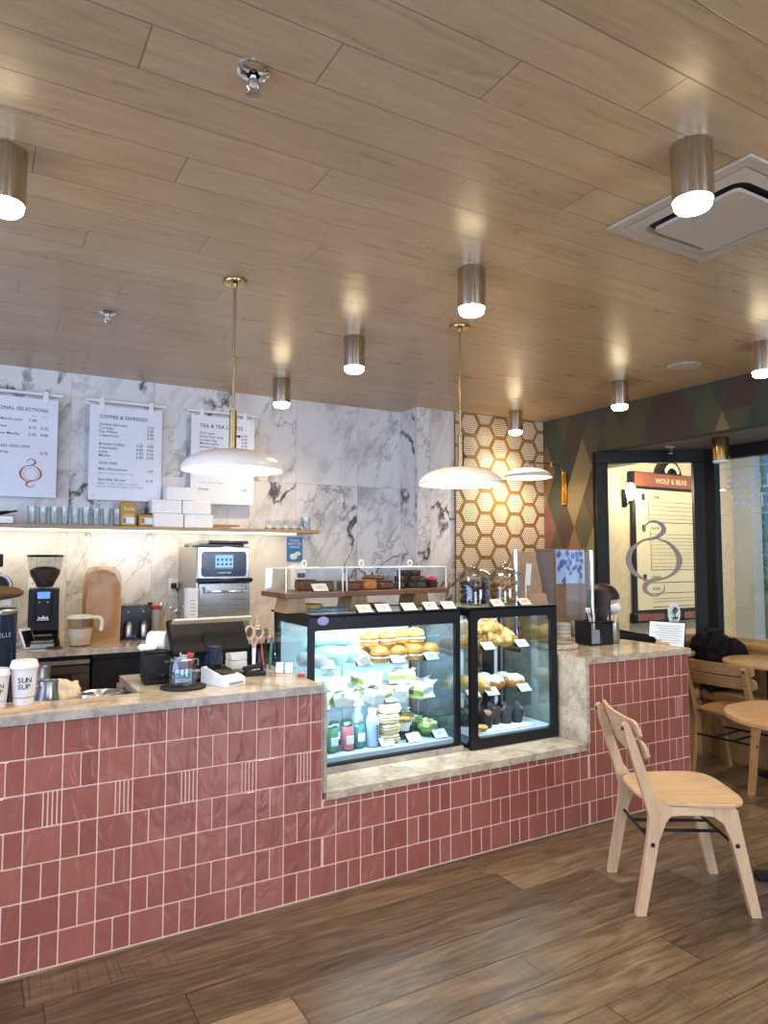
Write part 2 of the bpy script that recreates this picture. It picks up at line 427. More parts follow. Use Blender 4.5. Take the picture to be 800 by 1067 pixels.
M['shadeglow'] = plain('shade_inside', 'f5efe2', .6, var=.02)
M['bulb'] = emit('bulb', 'ffe9bd', 30.0)
M['screen_blue'] = emit('oven_screen', '9fd2f2', 1.1)
M['grind_screen'] = emit('grinder_screen', '6f9df0', 1.2)
M['laptop_screen'] = emit('laptop_screen', 'e9edf2', 1.0)

# rose glazed tile: hand made glaze, each tile tilts and waves a little
def tilemat():
    t = NT('rose_glazed_tile'); o = t.obj()
    g = t.n.new('ShaderNodeNewGeometry').outputs['Random Per Island']
    n = t.noise(o, 9.0, 3)
    c = t.ramp(t.m('ADD', t.m('MULTIPLY', g, .45), t.m('MULTIPLY', n, .45)), [(.2, lin('864e43')), (.5, lin('90564b')), (.8, lin('9a5f52'))])
    t.P(Base_Color=c, Roughness=t.m('ADD', .16, t.m('MULTIPLY', t.noise(o, 5.0, 2), .12)))
    t.bsdf.inputs['Specular IOR Level'].default_value = .6
    t.bump(t.noise(t.vm('MULTIPLY', o, (1, 1, .6)), 14.0, 2, .5, .6), .6, .012)
    return t.mat
M['tile'] = tilemat()
def dots(name, bg, fg, p=.0195):
    t = NT(name); x, y, z = t.xyz(t.obj())
    def lat(ox, oz):
        fx = t.m('SUBTRACT', t.m('FRACT', t.m('ADD', t.m('DIVIDE', x, p), ox)), .5)
        fz = t.m('SUBTRACT', t.m('FRACT', t.m('ADD', t.m('DIVIDE', z, p*1.732), oz)), .5)
        return t.m('ADD', t.m('POWER', t.m('MULTIPLY', fx, p), 2.0), t.m('POWER', t.m('MULTIPLY', fz, p*1.732), 2.0))
    d = t.m('SQRT', t.m('MINIMUM', lat(0, 0), lat(.5, .5)))
    t.P(Base_Color=t.mix(t.maprange(d, p*.30, p*.38, 0.0, 1.0), fg, bg), Roughness=.45)
    return t.mat
M['hexdots'] = dots('dotted_hexagon_tile', lin('86653a'), lin('ebe3d2'))
M['casefloor'] = plain('pale_case_floor', 'aab6bd', .3, var=.04)
M['sideglass'] = pane('case_side_glass', 'f0f8fc', 2.2, .04, .09)
M['topglass'] = plain('smoked_case_top', '8fa3a8', .12, var=.03)
M['hexborder'] = plain('caramel_tile', '85632f', .4, var=.08)

# ------------------------------------------------------------------ lettering
_tc = {}
def text_geo(s, bold=False):
    k = s
    if k in _tc: return _tc[k]
    cu = bpy.data.curves.new('t', 'FONT'); cu.body = s; cu.size = 1.0; cu.resolution_u = 3; cu.extrude = 0.0; cu.offset = .013; cu.space_character = 1.08
    o = bpy.data.objects.new('t', cu); col.objects.link(o)
    dg = bpy.context.evaluated_depsgraph_get(); ev = o.evaluated_get(dg); me = ev.to_mesh()
    vs = [tuple(v.co) for v in me.vertices]; fs = [tuple(p.vertices) for p in me.polygons]
    ev.to_mesh_clear(); bpy.data.objects.remove(o); bpy.data.curves.remove(cu)
    xs = [v[0] for v in vs]; ys = [v[1] for v in vs]
    _tc[k] = (vs, fs, min(xs), max(xs), min(ys), max(ys)); return _tc[k]
def put_text(mb, s, T, width=None, height=None, align='L', mi=0):
    """T maps text plane (x right, y up) to the object; width/height in metres"""
    vs, fs, x0, x1, y0, y1 = text_geo(s)
    k = height/.72 if height else width/(x1-x0)
    kx = width/(x1-x0) if (width and height) else k
    ax = {'L': x0, 'C': (x0+x1)/2, 'R': x1}[align]
    mb.add([T @ Vector(((v[0]-ax)*kx, v[1]*k, 0)) for v in vs], fs, mi)
def catmull(pts, n=8, closed=False):
    out = []; m = len(pts)
    for i in range(m if closed else m-1):
        P = [Vector(pts[(i+j) % m] if closed else pts[min(max(i+j, 0), m-1)]) for j in (-1,0,1,2)]
        for k in range(n):
            t = k/n; out.append(.5*((2*P[1]) + (P[2]-P[0])*t + (2*P[0]-5*P[1]+4*P[2]-P[3])*t*t + (3*P[1]-P[0]-3*P[2]+P[3])*t**3))
    if not closed: out.append(Vector(pts[-1]))
    return out
def ribbon(mb, pts, ws, T, th=.001, n=8, mi=0):
    """flat stroke of varying width, pts in the text plane"""
    p3 = catmull([(p[0], p[1], w) for p, w in zip(pts, ws)], n)
    L, Rr = [], []
    for i, p in enumerate(p3):
        d = p3[min(i+1, len(p3)-1)] - p3[max(i-1, 0)]; nn = Vector((-d[1], d[0])).normalized() if d[:2] != (0, 0) else Vector((0, 1))
        L.append((p[0]+nn[0]*p[2]/2, p[1]+nn[1]*p[2]/2)); Rr.append((p[0]-nn[0]*p[2]/2, p[1]-nn[1]*p[2]/2))
    k = len(L); vs = []
    for z in (0, th):
        vs += [T @ Vector((q[0], q[1], z)) for q in L] + [T @ Vector((q[0], q[1], z)) for q in Rr]
    fs = []
    for i in range(k-1):
        fs += [(i, i+1, k+i+1, k+i), (2*k+i, 3*k+i, 3*k+i+1, 2*k+i+1), (i, 2*k+i, 2*k+i+1, i+1), (k+i, k+i+1, 3*k+i+1, 3*k+i)]
    fs += [(0, k, 3*k, 2*k), (k-1, 3*k-1, 4*k-1, 2*k-1)]
    mb.add(vs, fs, mi)
# swash emblem: two mirrored hooks closing a ring (unit height 1, centred)
EMB1 = ([(-.12,.345),(-.105,.43),(0,.495),(.105,.44),(.125,.36),(.03,.275),(-.14,.235),(-.28,.12),(-.325,-.02),(-.28,-.16),(-.17,-.255),(-.085,-.285)],
        [.012,.022,.026,.05,.065,.045,.03,.055,.075,.06,.035,.012])
EMB2 = ([(.03,.262),(.17,.21),(.275,.10),(.315,-.03),(.27,-.16),(.15,-.25),(.0,-.285),(-.105,-.33),(-.125,-.42),(-.01,-.49),(.105,-.43),(.12,-.345)],
        [.012,.035,.06,.075,.055,.03,.045,.065,.05,.026,.022,.012])
def emblem(mb, T, h, mi=0, th=.001):
    S = T @ Matrix.Scale(h, 4)
    ribbon(mb, *EMB1, S, th/h, mi=mi); ribbon(mb, *EMB2, S, th/h, mi=mi)
def plane_T(o, x, y):
    x = Vector(x).normalized(); y = Vector(y).normalized(); z = x.cross(y)
    T = Matrix((x, y, z)).transposed().to_4x4(); T.translation = o; return T

# ================================================================== THE SETTING
CE = 2.70
struct(MB().bx(-3.0, 5.3, -4.0, 5.2, -.06, 0).build('floor', M['floor']))
struct(MB().bx(-3.0, 4.56, -4.0, 5.2, CE, CE+.08).build('ceiling', M['ceiling']))
struct(MB().bx(-3.0, 3.085, 5.06, 5.2, 0, CE).build('wall_back', M['marble']))
pil = MB().bx(3.085, 3.455, 4.80, 5.06, 0, CE); pil.mi = [1 if i in (0, 1) else 0 for i in range(len(pil.f))]
struct(pil.build('wall_pilaster', [M['marble'], M['marble_side']], smooth=False))
# dotted hexagon tiles between the pilaster and the side wall
def clip(poly, x0, x1, y0, y1):
    def cut(P, ax, lim, keep_less):
        out = []
        for i in range(len(P)):
            a, b = P[i], P[(i+1) % len(P)]
            ia = a[ax] <= lim if keep_less else a[ax] >= lim; ib = b[ax] <= lim if keep_less else b[ax] >= lim
            if ia: out.append(a)
            if ia != ib:
                t = (lim-a[ax])/(b[ax]-a[ax]); out.append((a[0]+t*(b[0]-a[0]), a[1]+t*(b[1]-a[1])))
        return out
    for ax, lim, k in ((0,x0,False),(0,x1,True),(1,y0,False),(1,y1,True)):
        if len(poly) >= 3: poly = cut(poly, ax, lim, k)
    return poly if len(poly) >= 3 else []
hx = MB().bx(3.455, 4.44, 4.78, 4.90, 0, CE)
TH = Matrix(((1,0,0,0),(0,0,-1,4.78),(0,1,0,0),(0,0,0,1)))     # (x, z) plane facing -y
pitch, flat = .1645, .190
for i in range(-1, 8):
    cx = 3.439 + i*pitch
    for k in range(0, 17):
        cz = 2.603 - k*flat + (flat/2 if i % 2 == 0 else 0)
        rr = .0915
        P = clip([(cx+rr*math.cos(R(60*j)), cz+rr*math.sin(R(60*j))) for j in range(6)], 3.456, 4.438, .01, CE-.002)
        if P: hx.prism(P, .0, .004, TH, 1)
struct(hx.build('wall_alcove', [M['hexborder'], M['hexdots']], smooth=False))
# side wall with a harlequin of tall triangles; the storefront opens below its bulkhead
HD = 2.345
pal = [plain('harlequin_%s' % n, h, .85, var=.1, nscale=70, bump=.12) for n, h in (('green','2f3a33'),('olive','48452f'),('umber','42332a'),('ochre','6f5630'),('rose','6e4639'),('slate','3a3d33'),('sand','746645'))]
wr = MB().bx(4.443, 4.56, 4.19, 4.90, 0, CE).bx(4.443, 4.56, .4, 4.19, HD, CE).bx(4.443, 4.56, -4.0, .4, 0, CE)
TW = Matrix(((0,0,-1,4.443),(-1,0,0,0),(0,1,0,0),(0,0,0,1)))     # (-y, z) plane facing -x
rng = random.Random(5); py, rh, z0 = .2175, .2525, 2.48
fixed = {}
for row in range(-8, 2):                        # band between vertex rows row (lower) and row+1
    zl, zu = z0+row*rh, z0+(row+1)*rh
    lo = 0.0 if row % 2 == 0 else .5; up = .5-lo
    for k in range(-4, 42):
        for kind in (0, 1):                     # 0: apex up, 1: apex down
            if kind == 0: tri = [(lo+k, zl), (lo+k+1, zl), (lo+k+.5, zu)]
            else: tri = [(up+k, zu), (up+k+1, zu), (up+k+.5, zl)]
            key = (round((tri[0][0])*2), row+1 if kind else row)   # both halves of a diamond meet on one line
            if key in fixed and rng.random() < .84: ci = fixed[key]
            else: ci = rng.choice([0,5,2,2,3,3,4,4,1,6,6] if zl < 2.2 else [0,1,1,5,1,2,5,1,2,5,2])
            fixed[key] = ci
            tri = [(-(4.302 - p*py + .0), z) for p, z in tri]
            for rect in ((-4.78, -4.19, .01, CE-.002), (-4.19, -.4, HD, CE-.002)):
                P = clip(tri, *rect)
                if P: wr.prism(P, 0.0, .003, TW, ci+1)
wr_o = struct(wr.build('wall_right', [pal[1]]+pal, smooth=False))
struct(MB().bx(4.56, 5.4, .4, 4.9, HD, HD+.06).build('ceiling_bay', plain('bay_soffit_grey','6e675f',.7,var=.05)))
# shell behind the camera: painted walls, two tall shop windows
struct(MB().bx(-3.1, -3.0, -4.0, -.6, 0, CE).bx(-3.1, -3.0, 3.9, 5.2, 0, CE).bx(-3.1, -3.0, -.6, 3.9, 0, .9).bx(-3.1, -3.0, -.6, 3.9, 2.55, CE).build('wall_left', M['paint_wall']))
wf = MB()
for x0, x1 in ((-3.0, -2.8), (-.4, 2.05), (4.3, 4.56)): wf.bx(x0, x1, -4.1, -4.0, 0, CE)
for x0, x1 in ((-2.8, -.4), (2.05, 4.3)):
    wf.bx(x0, x1, -4.1, -4.0, 0, .35); wf.bx(x0, x1, -4.1, -4.0, 2.5, CE)
struct(wf.build('wall_front', M['paint_wall']))
def framed_window(name, A, B, z0, z1, fw=.09, fd=.08, bars=()):
    """storefront panel standing on the line A-B: frame (structure) with a pane as its part"""
    A, B = Vector(A), Vector(B); d = B-A; L = d.length; ang = math.atan2(d.y, d.x)
    o = MB()
    o.M = Matrix.Translation((A.x, A.y, 0)) @ Matrix.Rotation(ang, 4, 'Z')
    o.bx(0, L, -fd/2, fd/2, z0, z0+fw, .004).bx(0, L, -fd/2, fd/2, z1-fw, z1, .004)
    o.bx(0, fw, -fd/2, fd/2, z0+fw, z1-fw, .004).bx(L-fw, L, -fd/2, fd/2, z0+fw, z1-fw, .004)
    for b in bars: o.bx(b-fw/2, b+fw/2, -fd/2, fd/2, z0+fw, z1-fw, .004)
    fr = struct(o.build(name, M['frame']))
    g = MB(); g.M = o.M.copy(); g.bx(fw*.9, L-fw*.9, -.004, .004, z0+fw*.9, z1-fw*.9)
    g.build('pane', M['window_glass'], fr)
    return fr, o.M
PA, PC = (4.46, 4.185), (5.15, 3.64)
w1, W1M = framed_window('window_1', PA, PC, .36, HD, .1)
w2, W2M = framed_window('window_2', (5.15, 3.635), (5.15, .45), .36, HD, .1, bars=(1.75,))
struct(MB().bx(5.0, 5.28, .3, .45, 0, HD).bx(4.56, 5.0, .3, .42, 0, HD).build('wall_bay', M['paint_wall']))
framed_window('window_3', (-.4, -4.05), (-2.8, -4.05), .35, 2.5, .07, bars=(1.2,))
framed_window('window_4', (4.3, -4.05), (2.05, -4.05), .35, 2.5, .07, bars=(1.12,))
framed_window('window_5', (-3.05, 3.9), (-3.05, -.6), .9, 2.55, .07, bars=(1.5, 3.0))
lowp = MB(); lowp.M = W1M.copy(); lowp.bx(0, .9, -.05, .05, 0, .36); lowp.M = W2M.copy(); lowp.bx(0, 3.2, -.05, .05, 0, .36)
struct(lowp.build('wall_below_windows', M['frame']))
# lettering on the panes, read from the street side (so mirrored from in here)
dec = MB(); s_c = .345
T1 = W1M @ plane_T((0,0,0), (1,0,0), (0,0,1))
emblem(dec, T1 @ Matrix.Translation((.46, 1.455, .006)), .625, th=.001)
tag(dec.build('glass_decal', M['decal'], w1), 'grey swash emblem stuck on the glass')
let = MB()
def mirr(s, yr, z, h):         # right edge of the mirrored word sits at panel coordinate yr
    T = W2M @ plane_T((yr, -.008, z), (-1,0,0), (0,0,1)); g=text_geo(s); put_text(let, s, T, width=(g[3]-g[2])*h/.72*.74, height=h, align='R')
mirr('EXCELLENCE', .19, 1.997, .108); mirr('COLLECTION', .23, 1.853, .108)
let.M = W2M.copy(); let.bx(.13, 1.5, -.008, -.006, 2.165, 2.170).bx(.13, 1.5, -.008, -.006, 1.80, 1.805)
tag(let.build('glass_lettering', M['whitevinyl'], w2), 'thin white capitals seen mirrored on the glass')

# ---- the arcade outside the storefront
struct(MB().bx(5.3, 16, -6, 12, -.08, -.02).build('pavement', M['stucco_grey']))
struct(MB().bx(4.6, 7.45, 4.93, 5.2, -.02, 4.2).build('wall_outside', M['stucco']))
struct(MB().bx(7.45, 7.62, 4.7, 5.2, -.02, 4.2).bx(6.95, 7.62, 4.62, 4.93, -.02, .55).build('wall_pier', M['stucco_grey']))
M['bluewall'] = plain('pale_blue_render', '9db4d6', .8, var=.05)
struct(MB().bx(8.3, 9.25, 5.7, 6.0, -.02, 4.5).build('wall_opposite', M['bluewall']))
far = thing('shopfront', 'blue grey shop building across the street, seen past the mirrored lettering', 'building', (11.6, 6.2, -.02))
MB().bx(-1.3, 2.2, 0, .4, 0, 5.0).build('facade', plain('blue_grey_render', '7f95b4', .8), far)
MB().bx(-1.05, -.75, -.06, 0, 0, 1.25, .01).bx(-.3, .4, -.05, 0, .4, 2.6, .01).build('door_frame', M['navy'], far)
leaf = MB()
tree = thing('street_tree', 'slim green street tree between the pale blue wall and the far shop', 'tree', (9.75, 6.0, -.02))
MB().tube([(0,0,0), (.02,0,.8), (0,.02,1.9)], [.04,.035,.02], 8).build('trunk', M['oak_d'], tree)
for i in range(420):
    a, h, r = random.uniform(0, 2*PI), random.uniform(.95, 3.0), random.uniform(0, .05)
    p = Vector((r*math.cos(a), r*math.sin(a), h)); s = random.uniform(.03, .06)
    u = Vector((random.gauss(0,1), random.gauss(0,1), random.gauss(0,1))).normalized(); w = u.orthogonal().normalized()
    leaf.add([p-u*s, p+w*s*.4, p+u*s, p-w*s*.4], [(0,1,2,3)])
leaf.build('foliage', plain('bright_leaf', '6fae4a', .6, var=.3), tree, recalc=False)

# notice board on the stucco wall
nb = thing('menu_board', 'tall cream restaurant menu board with a red header, outside the window', 'sign', (6.31, 4.93, .80))
f = MB(); f.bx(-.57, .57, -.05, 0, .10, 1.45, .006).bx(-.60, .60, -.06, 0, 0, .10, .006).bx(-.60, .60, -.06, 0, 1.36, 1.54, .006)
f.lathe([(0,-.05),(.2,-.05),(.2,0),(0,0)], 36, T=Matrix.Translation((0,-.03,1.50)) @ Matrix.Rotation(R(90), 4, 'X') @ Matrix.Translation((0,0,.02)))
f.build('frame', M['black'], nb)
MB().bx(-.56, .56, -.07, -.055, 1.39, 1.53, .003).build('header_panel', M['redwood'], nb)
MB().bx(-.56, -.16, -.07, -.055, .02, .085, .003).build('wood_panel', M['redwood'], nb); MB().bx(.16, .56, -.07, -.055, .02, .085, .003).build('wood_panel', M['redwood'], nb)
MB().bx(-.54, .54, -.058, -.048, .13, 1.36).build('sheet', M['cream'], nb)
em = MB(); em.lathe([(0,-.012),(.10,-.012),(.10,0),(0,0)], 32, T=Matrix.Translation((0,-.062,.075)) @ Matrix.Scale(1.15,4,(0,0,1)) @ Matrix.Rotation(R(90),4,'X'))
em.build('badge', M['white'], nb)
md = MB(); BT = plane_T((0,-.076,.085),(1,0,0),(0,0,1))
md.prism([(-.006,-.045),(.006,-.045),(.004,.02),(-.004,.02)], 0, .001, BT)
for cx_, cz_, r_ in ((0,.045,.022),(-.026,.026,.017),(.026,.028,.017),(-.012,.008,.012),(.014,.010,.012)):
    md.prism([(cx_+r_*math.cos(R(a))*(1+.12*math.sin(3*R(a))), cz_+r_*.8*math.sin(R(a))) for a in range(0,360,30)], 0, .001+.0002*r_*50, BT)
md.prism([(-.05,-.045),(.05,-.045),(.035,-.062),(-.035,-.062)], 0, .001, BT)
md.build('badge_mark', M['ink'], nb)
hd = MB(); put_text(hd, 'WOLF & BEAR', plane_T((0,-.0715,1.43),(1,0,0),(0,0,1)), width=.5, align='C')
od = MB()
for k in range(7):
    a = R(20+k*23); od.ell((math.cos(a)*.10, -.082, 1.535+math.sin(a)*.09), (.022,.006,.03), 10, 6)
hd.build('header_lettering', M['cream'], nb); od.build('header_ornament', M['cream'], nb)
ln = MB(); zz = 1.33
def rule(x0, x1, z, h=.006): ln.bx(x0, x1, -.0595, -.0578, z, z+h)
for z in (1.235,1.19,1.15,1.10,1.06): rule(-.34, .52, z, .003)
rule(-.35, .52, 1.02); ln.bx(-.355,-.349,-.0595,-.0578,1.02,1.24)
for z in (.90,.86,.825,.79,.75,.71,.68,.64,.60,.565): rule(-.32, .52, z, .003)
rule(-.34, .52, .53); ln.bx(-.335,-.329,-.0595,-.0578,.53,.93)
rule(-.33, .52, .40); ln.bx(-.335,-.329,-.0595,-.0578,.40,.45)
rule(-.33, .52, .29); rule(-.32, .52, .235, .003); rule(-.32, .52, .205, .003); rule(-.32, .52, .15)
for z, n in ((1.28,'1'),(.96,'2'),(.455,'3'),(.335,'4')):
    ln.bx(-.455, -.405, -.0595, -.0578, z-.03, z+.035)
    put_text(ln, ['COFFEE','PLATES','DRINKS','SWEET'][int(n)-1], plane_T((-.32,-.059,z-.01),(1,0,0),(0,0,1)), height=.028)
ln.build('ruled_lines', M['ink'], nb)

# ================================================================== COUNTER
D = 2.855
cb = thing('service_counter', 'long service counter faced in glossy rose tiles with a stepped notch for the cases', 'counter', (0, D, 0))
XL = -1.25
body = MB()
body.bx(XL, 1.336, .001, .695, 0, .80).bx(.605, 1.336, .001, .695, .80, .8715).bx(XL, .605, .001, .195, .80, .8715)
body.bx(1.336, 2.957, .001, .695, 0, .4045).bx(2.957, 3.815, .001, .515, 0, .8715)
body.build('carcass', M['grout'], cb)
tl = MB(); P_, H_ = .1236, .1245
def area(x0, x1, z0, z1):
    """clip a tile to the L-shaped face; returns the rectangles that remain"""
    out = []
    for a0, a1, b0, b1 in ((XL,1.334,.004,.871),(1.334,2.960,.004,.404),(2.960,3.815,.004,.871)):
        u0, u1, v0, v1 = max(x0,a0), min(x1,a1), max(z0,b0), min(z1,b1)
        if u1-u0 > .012 and v1-v0 > .02: out.append((u0,u1,v0,v1))
    if len(out) == 2 and abs(out[0][1]-out[1][0]) < .001 and abs(out[0][2]-out[1][2]) < .001 and abs(out[0][3]-out[1][3]) < .001:
        out = [(out[0][0], out[1][1], out[0][2], out[0][3])]
    return out
g_ = .0027; trng = random.Random(3)
def tile(x0, x1, z0, z1):
    for u0,u1,v0,v1 in area(x0, x1, z0, z1):
        rot = Euler((R(trng.gauss(0,.35)), 0, R(trng.gauss(0,.35))))
        tl.box(((u0+u1)/2, .003, (v0+v1)/2), (u1-u0-2*g_, .010, v1-v0-2*g_), .0022, rot)
for row in range(7):
    zt = .871 - row*H_; zb = zt - H_
    for k in range(-12, 33):
        x0 = .1675 + (k-1)*P_; x1 = x0+P_
        sq = (k + row) % 2 == 1
        if not sq: tile(x0, x1, zb, zt)
        else:
            xm = (x0+x1)/2; tile(x0, xm, zb, zt)
            if (row == 2 and x0 < 1.3) or (row == 2 and k % 4 == 1):
                w = P_/8
                for j in range(4): tile(xm+j*w, xm+(j+1)*w, zb, zt)
            else: tile(xm, x1, zb, zt)
tl.build('tile_facing', M['tile'], cb, ang=30)
te = MB()
for row in range(7):
    zt = .871-row*H_
    for k in range(4): te.bx(3.812, 3.822, .004+k*.1275+g_, .004+(k+1)*.1275-g_, zt-H_+g_+.001, zt-g_, .0022)
te.build('end_tiles', M['tile'], cb, ang=30)
def slab(name, polys, z0, z1, label, cat='worktop', mats=None):
    o = MB()
    for p in polys: o.prism(p, z0, z1)
    ob = o.build(name, mats or M['stone'], smooth=False); tag(ob, label, cat); return ob
L_ = slab('stone_worktop', [[(XL,D-.012),(1.336,D-.012),(1.336,D+.695),(.597,D+.695),(.597,D+.205),(XL,D+.205)]], .872, .906,
     'beige stone counter top on the left, holding the card terminal and till')
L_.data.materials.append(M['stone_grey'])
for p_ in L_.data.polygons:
    if p_.normal.y < -.9: p_.material_index = 1  # same stone; cool daylight painted in as greyer front faces
slab('stone_worktop', [[(2.93,D-.012),(3.83,D-.012),(3.83,D+.525),(2.93,D+.525)]], .872, .906, 'beige stone counter top on the right end, under the cutlery caddy')
slab('stone_ledge', [[(1.352,D-.012),(2.93,D-.012),(2.93,D+.74),(1.352,D+.74)]], .405, .440, 'low stone ledge carrying both glass pastry cases', 'ledge')
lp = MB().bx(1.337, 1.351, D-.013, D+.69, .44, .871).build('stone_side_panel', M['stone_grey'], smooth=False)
tag(lp, 'narrow stone upright lining the left side of the case notch', 'panel')
rp = MB().bx(2.931, 2.956, D-.013, D+.69, .441, .871).build('stone_side_panel', M['stone'], smooth=False)
tag(rp, 'wide pale stone upright at the right of the small case', 'panel')
us = MB().bx(.586, .604, D+.20, D+.695, .8005, .8715).build('stone_upstand', M['stone'], smooth=False); tag(us, 'short stone step face beside the receipt printer', 'panel')
lw = slab('lower_worktop', [[(XL,D+.197),(.585,D+.197),(.585,D+.74),(XL,D+.74)]], .8005, .822, 'lower steel work surface behind the left counter top', 'worktop', M['steel_x'])

# ================================================================== BACK COUNTER
BZ = .935
bk = slab('stone_worktop', [[(-1.2,4.43),(2.3,4.43),(2.3,5.055),(-1.2,5.055)]], BZ-.035, BZ, 'stone back counter top under the coffee grinder and oven')
def cabinet(x0, x1, name, label, mat, cat='cabinet'):
    c = thing(name, label, cat, ((x0+x1)/2, 4.48, 0)); w = (x1-x0)/2
    return c, w
c, w = cabinet(-.35, .585, 'glass_door_fridge', 'under-counter fridge with a steel framed glass door showing stacked cups', None, 'fridge')
MB().bx(-w+.01, w-.01, .03, .56, .0, .06).bx(-w, w, .02, .56, .06, .09).bx(-w, w, .54, .56, .09, .88).bx(-w, -w+.02, .02, .54, .09, .88).bx(w-.02, w, .02, .54, .09, .88).bx(-w, w, .02, .54, .86, .899).build('casing', M['black'], c)
d = MB(); d.bx(-w, w, -.02, .018, .79, .84, .004).bx(-w, w, -.02, .018, .09, .15, .004).bx(-w, -w+.07, -.02, .018, .15, .79, .004).bx(w-.09, w, -.02, .018, .15, .79, .004)
door = d.build('door', brushed('door_steel', '6f665c', .35, 0), c)
MB().bx(-w+.07, w-.09, -.005, 0, .15, .79).build('pane', M['glass'], door)
MB().bx(-w, w, -.03, -.0, .845, .875, .004).build('handle', M['steel_x'], door)
MB().bx(-w+.02, w-.02, .05, .5, .45, .46).build('shelf', M['steel_x'], c)
fc0 = None; n = 0
cupf = MB().lathe([(0,0),(.032,0),(.042,.10),(.044,.10),(.044,.112),(.036,.118),(0,.118)], 20)
for lx, ly, lz, lb in ((.21,.10,.46,'front row at left'),(.305,.10,.46,'front row in the middle'),(.40,.10,.46,'front row at right'),(.255,.10,.585,'upper tier at left'),(.35,.10,.585,'upper tier at right'),(.305,.1,.71,'topmost of the pyramid')):
    lab = 'white lidded cup in the glass door fridge, ' + lb
    loc = (.1175+lx-.10-.02, 4.48+ly+.05, lz+.001 if lz < .5 else lz-.006)
    if fc0 is None:
        fc0 = thing('lidded_cup', lab, 'cup', loc, 0, 'white cups in the fridge'); cupf.build('cup_body', M['cup'], fc0)
    else: dup(fc0, lab, loc)
c, w = cabinet(.60, 1.5, 'base_cabinet', 'black back counter cabinet under the steel oven', None)
MB().bx(-w, w, .02, .56, .08, .899).bx(-w+.02, w-.02, .06, .5, 0, .08).build('carcass', M['black'], c)
for s in (-1, 1):
    dd = MB(); dd.bx(min(s*w,s*.004), max(s*w,s*.004), 0, .019, .1, .86, .003)
    x0, x1 = min(s*w,s*.004), max(s*w,s*.004)
    dd.bx(x0+.06, x1-.06, -.006, .0, .16, .80, .004)
    do = dd.build('door', M['blackplastic'], c); MB().bx(s*.03-.006, s*.03+.006, -.03, -.006, .6, .75, .004).build('handle', M['black'], do)
c, w = cabinet(1.51, 2.29, 'base_cabinet', 'black back counter cabinet behind the large pastry case', None)
MB().bx(-w, w, .02, .56, .08, .899).bx(-w+.02, w-.02, .06, .5, 0, .08).build('carcass', M['black'], c)
MB().bx(-w, w, 0, .019, .1, .86, .003).build('door', M['blackplastic'], c)

# ---- wall shelf with led strip
sh = thing('wall_shelf', 'long oak wall shelf with a glowing strip underneath', 'shelf', (0, 5.06, 1.645))
MB().bx(-1.2, 2.236, -.21, -.001, 0, .026, .002).build('board', M['shelfwood'], sh)
tag(MB().bx(-1.1, 2.05, -.196, -.176, -.012, -.0005, .002).build('light_strip', M['led'], sh), 'glowing warm light strip')
SZ = 1.6715
# menu boards
def menu(x0, title, rows, label, tw, extra=None):
    w, h = .472, .64
    t = thing('menu_board', label, 'menu board', (x0, 5.06, 1.848), 0, 'wall menu boards')
    MB().bx(0, w, -.075, -.069, 0, h, .002).build('panel', M['board'], t)
    rl = MB().cyl((-.03,-.055,h+.035), (w+.03,-.055,h+.035), .012, n=14, bev=.002)
    for x in (-.005, w+.005): rl.cyl((x,-.055,h+.035), (x,-.0005,h+.035), .009, n=10).lathe([(0,0),(.02,0),(.02,.004),(0,.004)], 16, T=Matrix.Translation((x,-.0005,h+.035)) @ Matrix.Rotation(R(90),4,'X'))
    rl.build('rail', M['white'], t)
    for x in (.075, w-.075): MB().bx(x-.015, x+.015, -.08, -.04, h-.03, h+.052, .003).build('clip', M['white'], t)
    s = MB()
    for x, z in ((.03,h-.035),(w-.03,h-.035),(.03,.03),(w-.03,.03)): s.cyl((x,-.075,z),(x,-.079,z),.004,n=10)
    s.build('screw', M['steel'], t)
    tx, lt, ti, pc = MB(), MB(), MB(), MB()
    put_text(ti, title, plane_T((.062,-.0756,h-.086),(1,0,0),(0,0,1)), width=tw)
    for z, s_, cx, k in rows:
        T = plane_T((abs(cx),-.0756,z),(1,0,0),(0,0,1))
        put_text((tx if cx < .2 else pc) if k >= .0145 else lt, s_, T, height=k, align='L' if cx < .3 else 'R')
    tx.build('item_lettering', M['ink'], t); ti.build('title_lettering', M['ink'], t); pc.build('price_lettering', M['ink'], t)
    if lt.v: lt.build('small_lettering', M['lightink'], t)
    if extra: extra(t)
    return t
LX, P1, P2 = .062, .345, .415
A_, B_, S_ = .0175, .0165, .012
menu(.613, 'COFFEE & ESPRESSO', [
    (.505,'Double Espresso',LX,A_),(.48,'Cortado',LX,A_),(.455,'Flat White',LX,A_),(.43,'Cappuccino',LX,A_),
    (.505,'3.50',P2,A_),(.48,'3.80',P2,A_),(.455,'4.00',P2,A_),(.43,'4.50',P2,A_),
    (.392,'12oz',P1,.010),(.392,'16oz',P2,.010),
    (.372,'Brewed Coffee',LX,A_),(.346,'Americano',LX,A_),(.32,'Latte',LX,A_),(.294,'Mocha',LX,A_),
    (.372,'3.50',P1,A_),(.346,'4.00',P1,A_),(.32,'5.25',P1,A_),(.294,'6.00',P1,A_),
    (.372,'4.00',P2,A_),(.346,'4.50',P2,A_),(.32,'5.50',P2,A_),(.294,'6.50',P2,A_),
    (.242,'ADD-ONS',LX,A_),(.202,'Milk Alternatives',LX,A_),(.202,'1.00',P2,A_),(.176,'Oat / Coconut / Almond / Soy',LX,S_),
    (.132,'Specialty Syrups',LX,A_),(.132,'0.75',P2,A_),(.108,'Maple / Vanilla / Sugar Free Vanilla',LX,S_),(.088,'Spiced / Hazelnut / Sugar Free Caramel',LX,S_)],
    'white menu board headed COFFEE & ESPRESSO, middle of the three', .31)
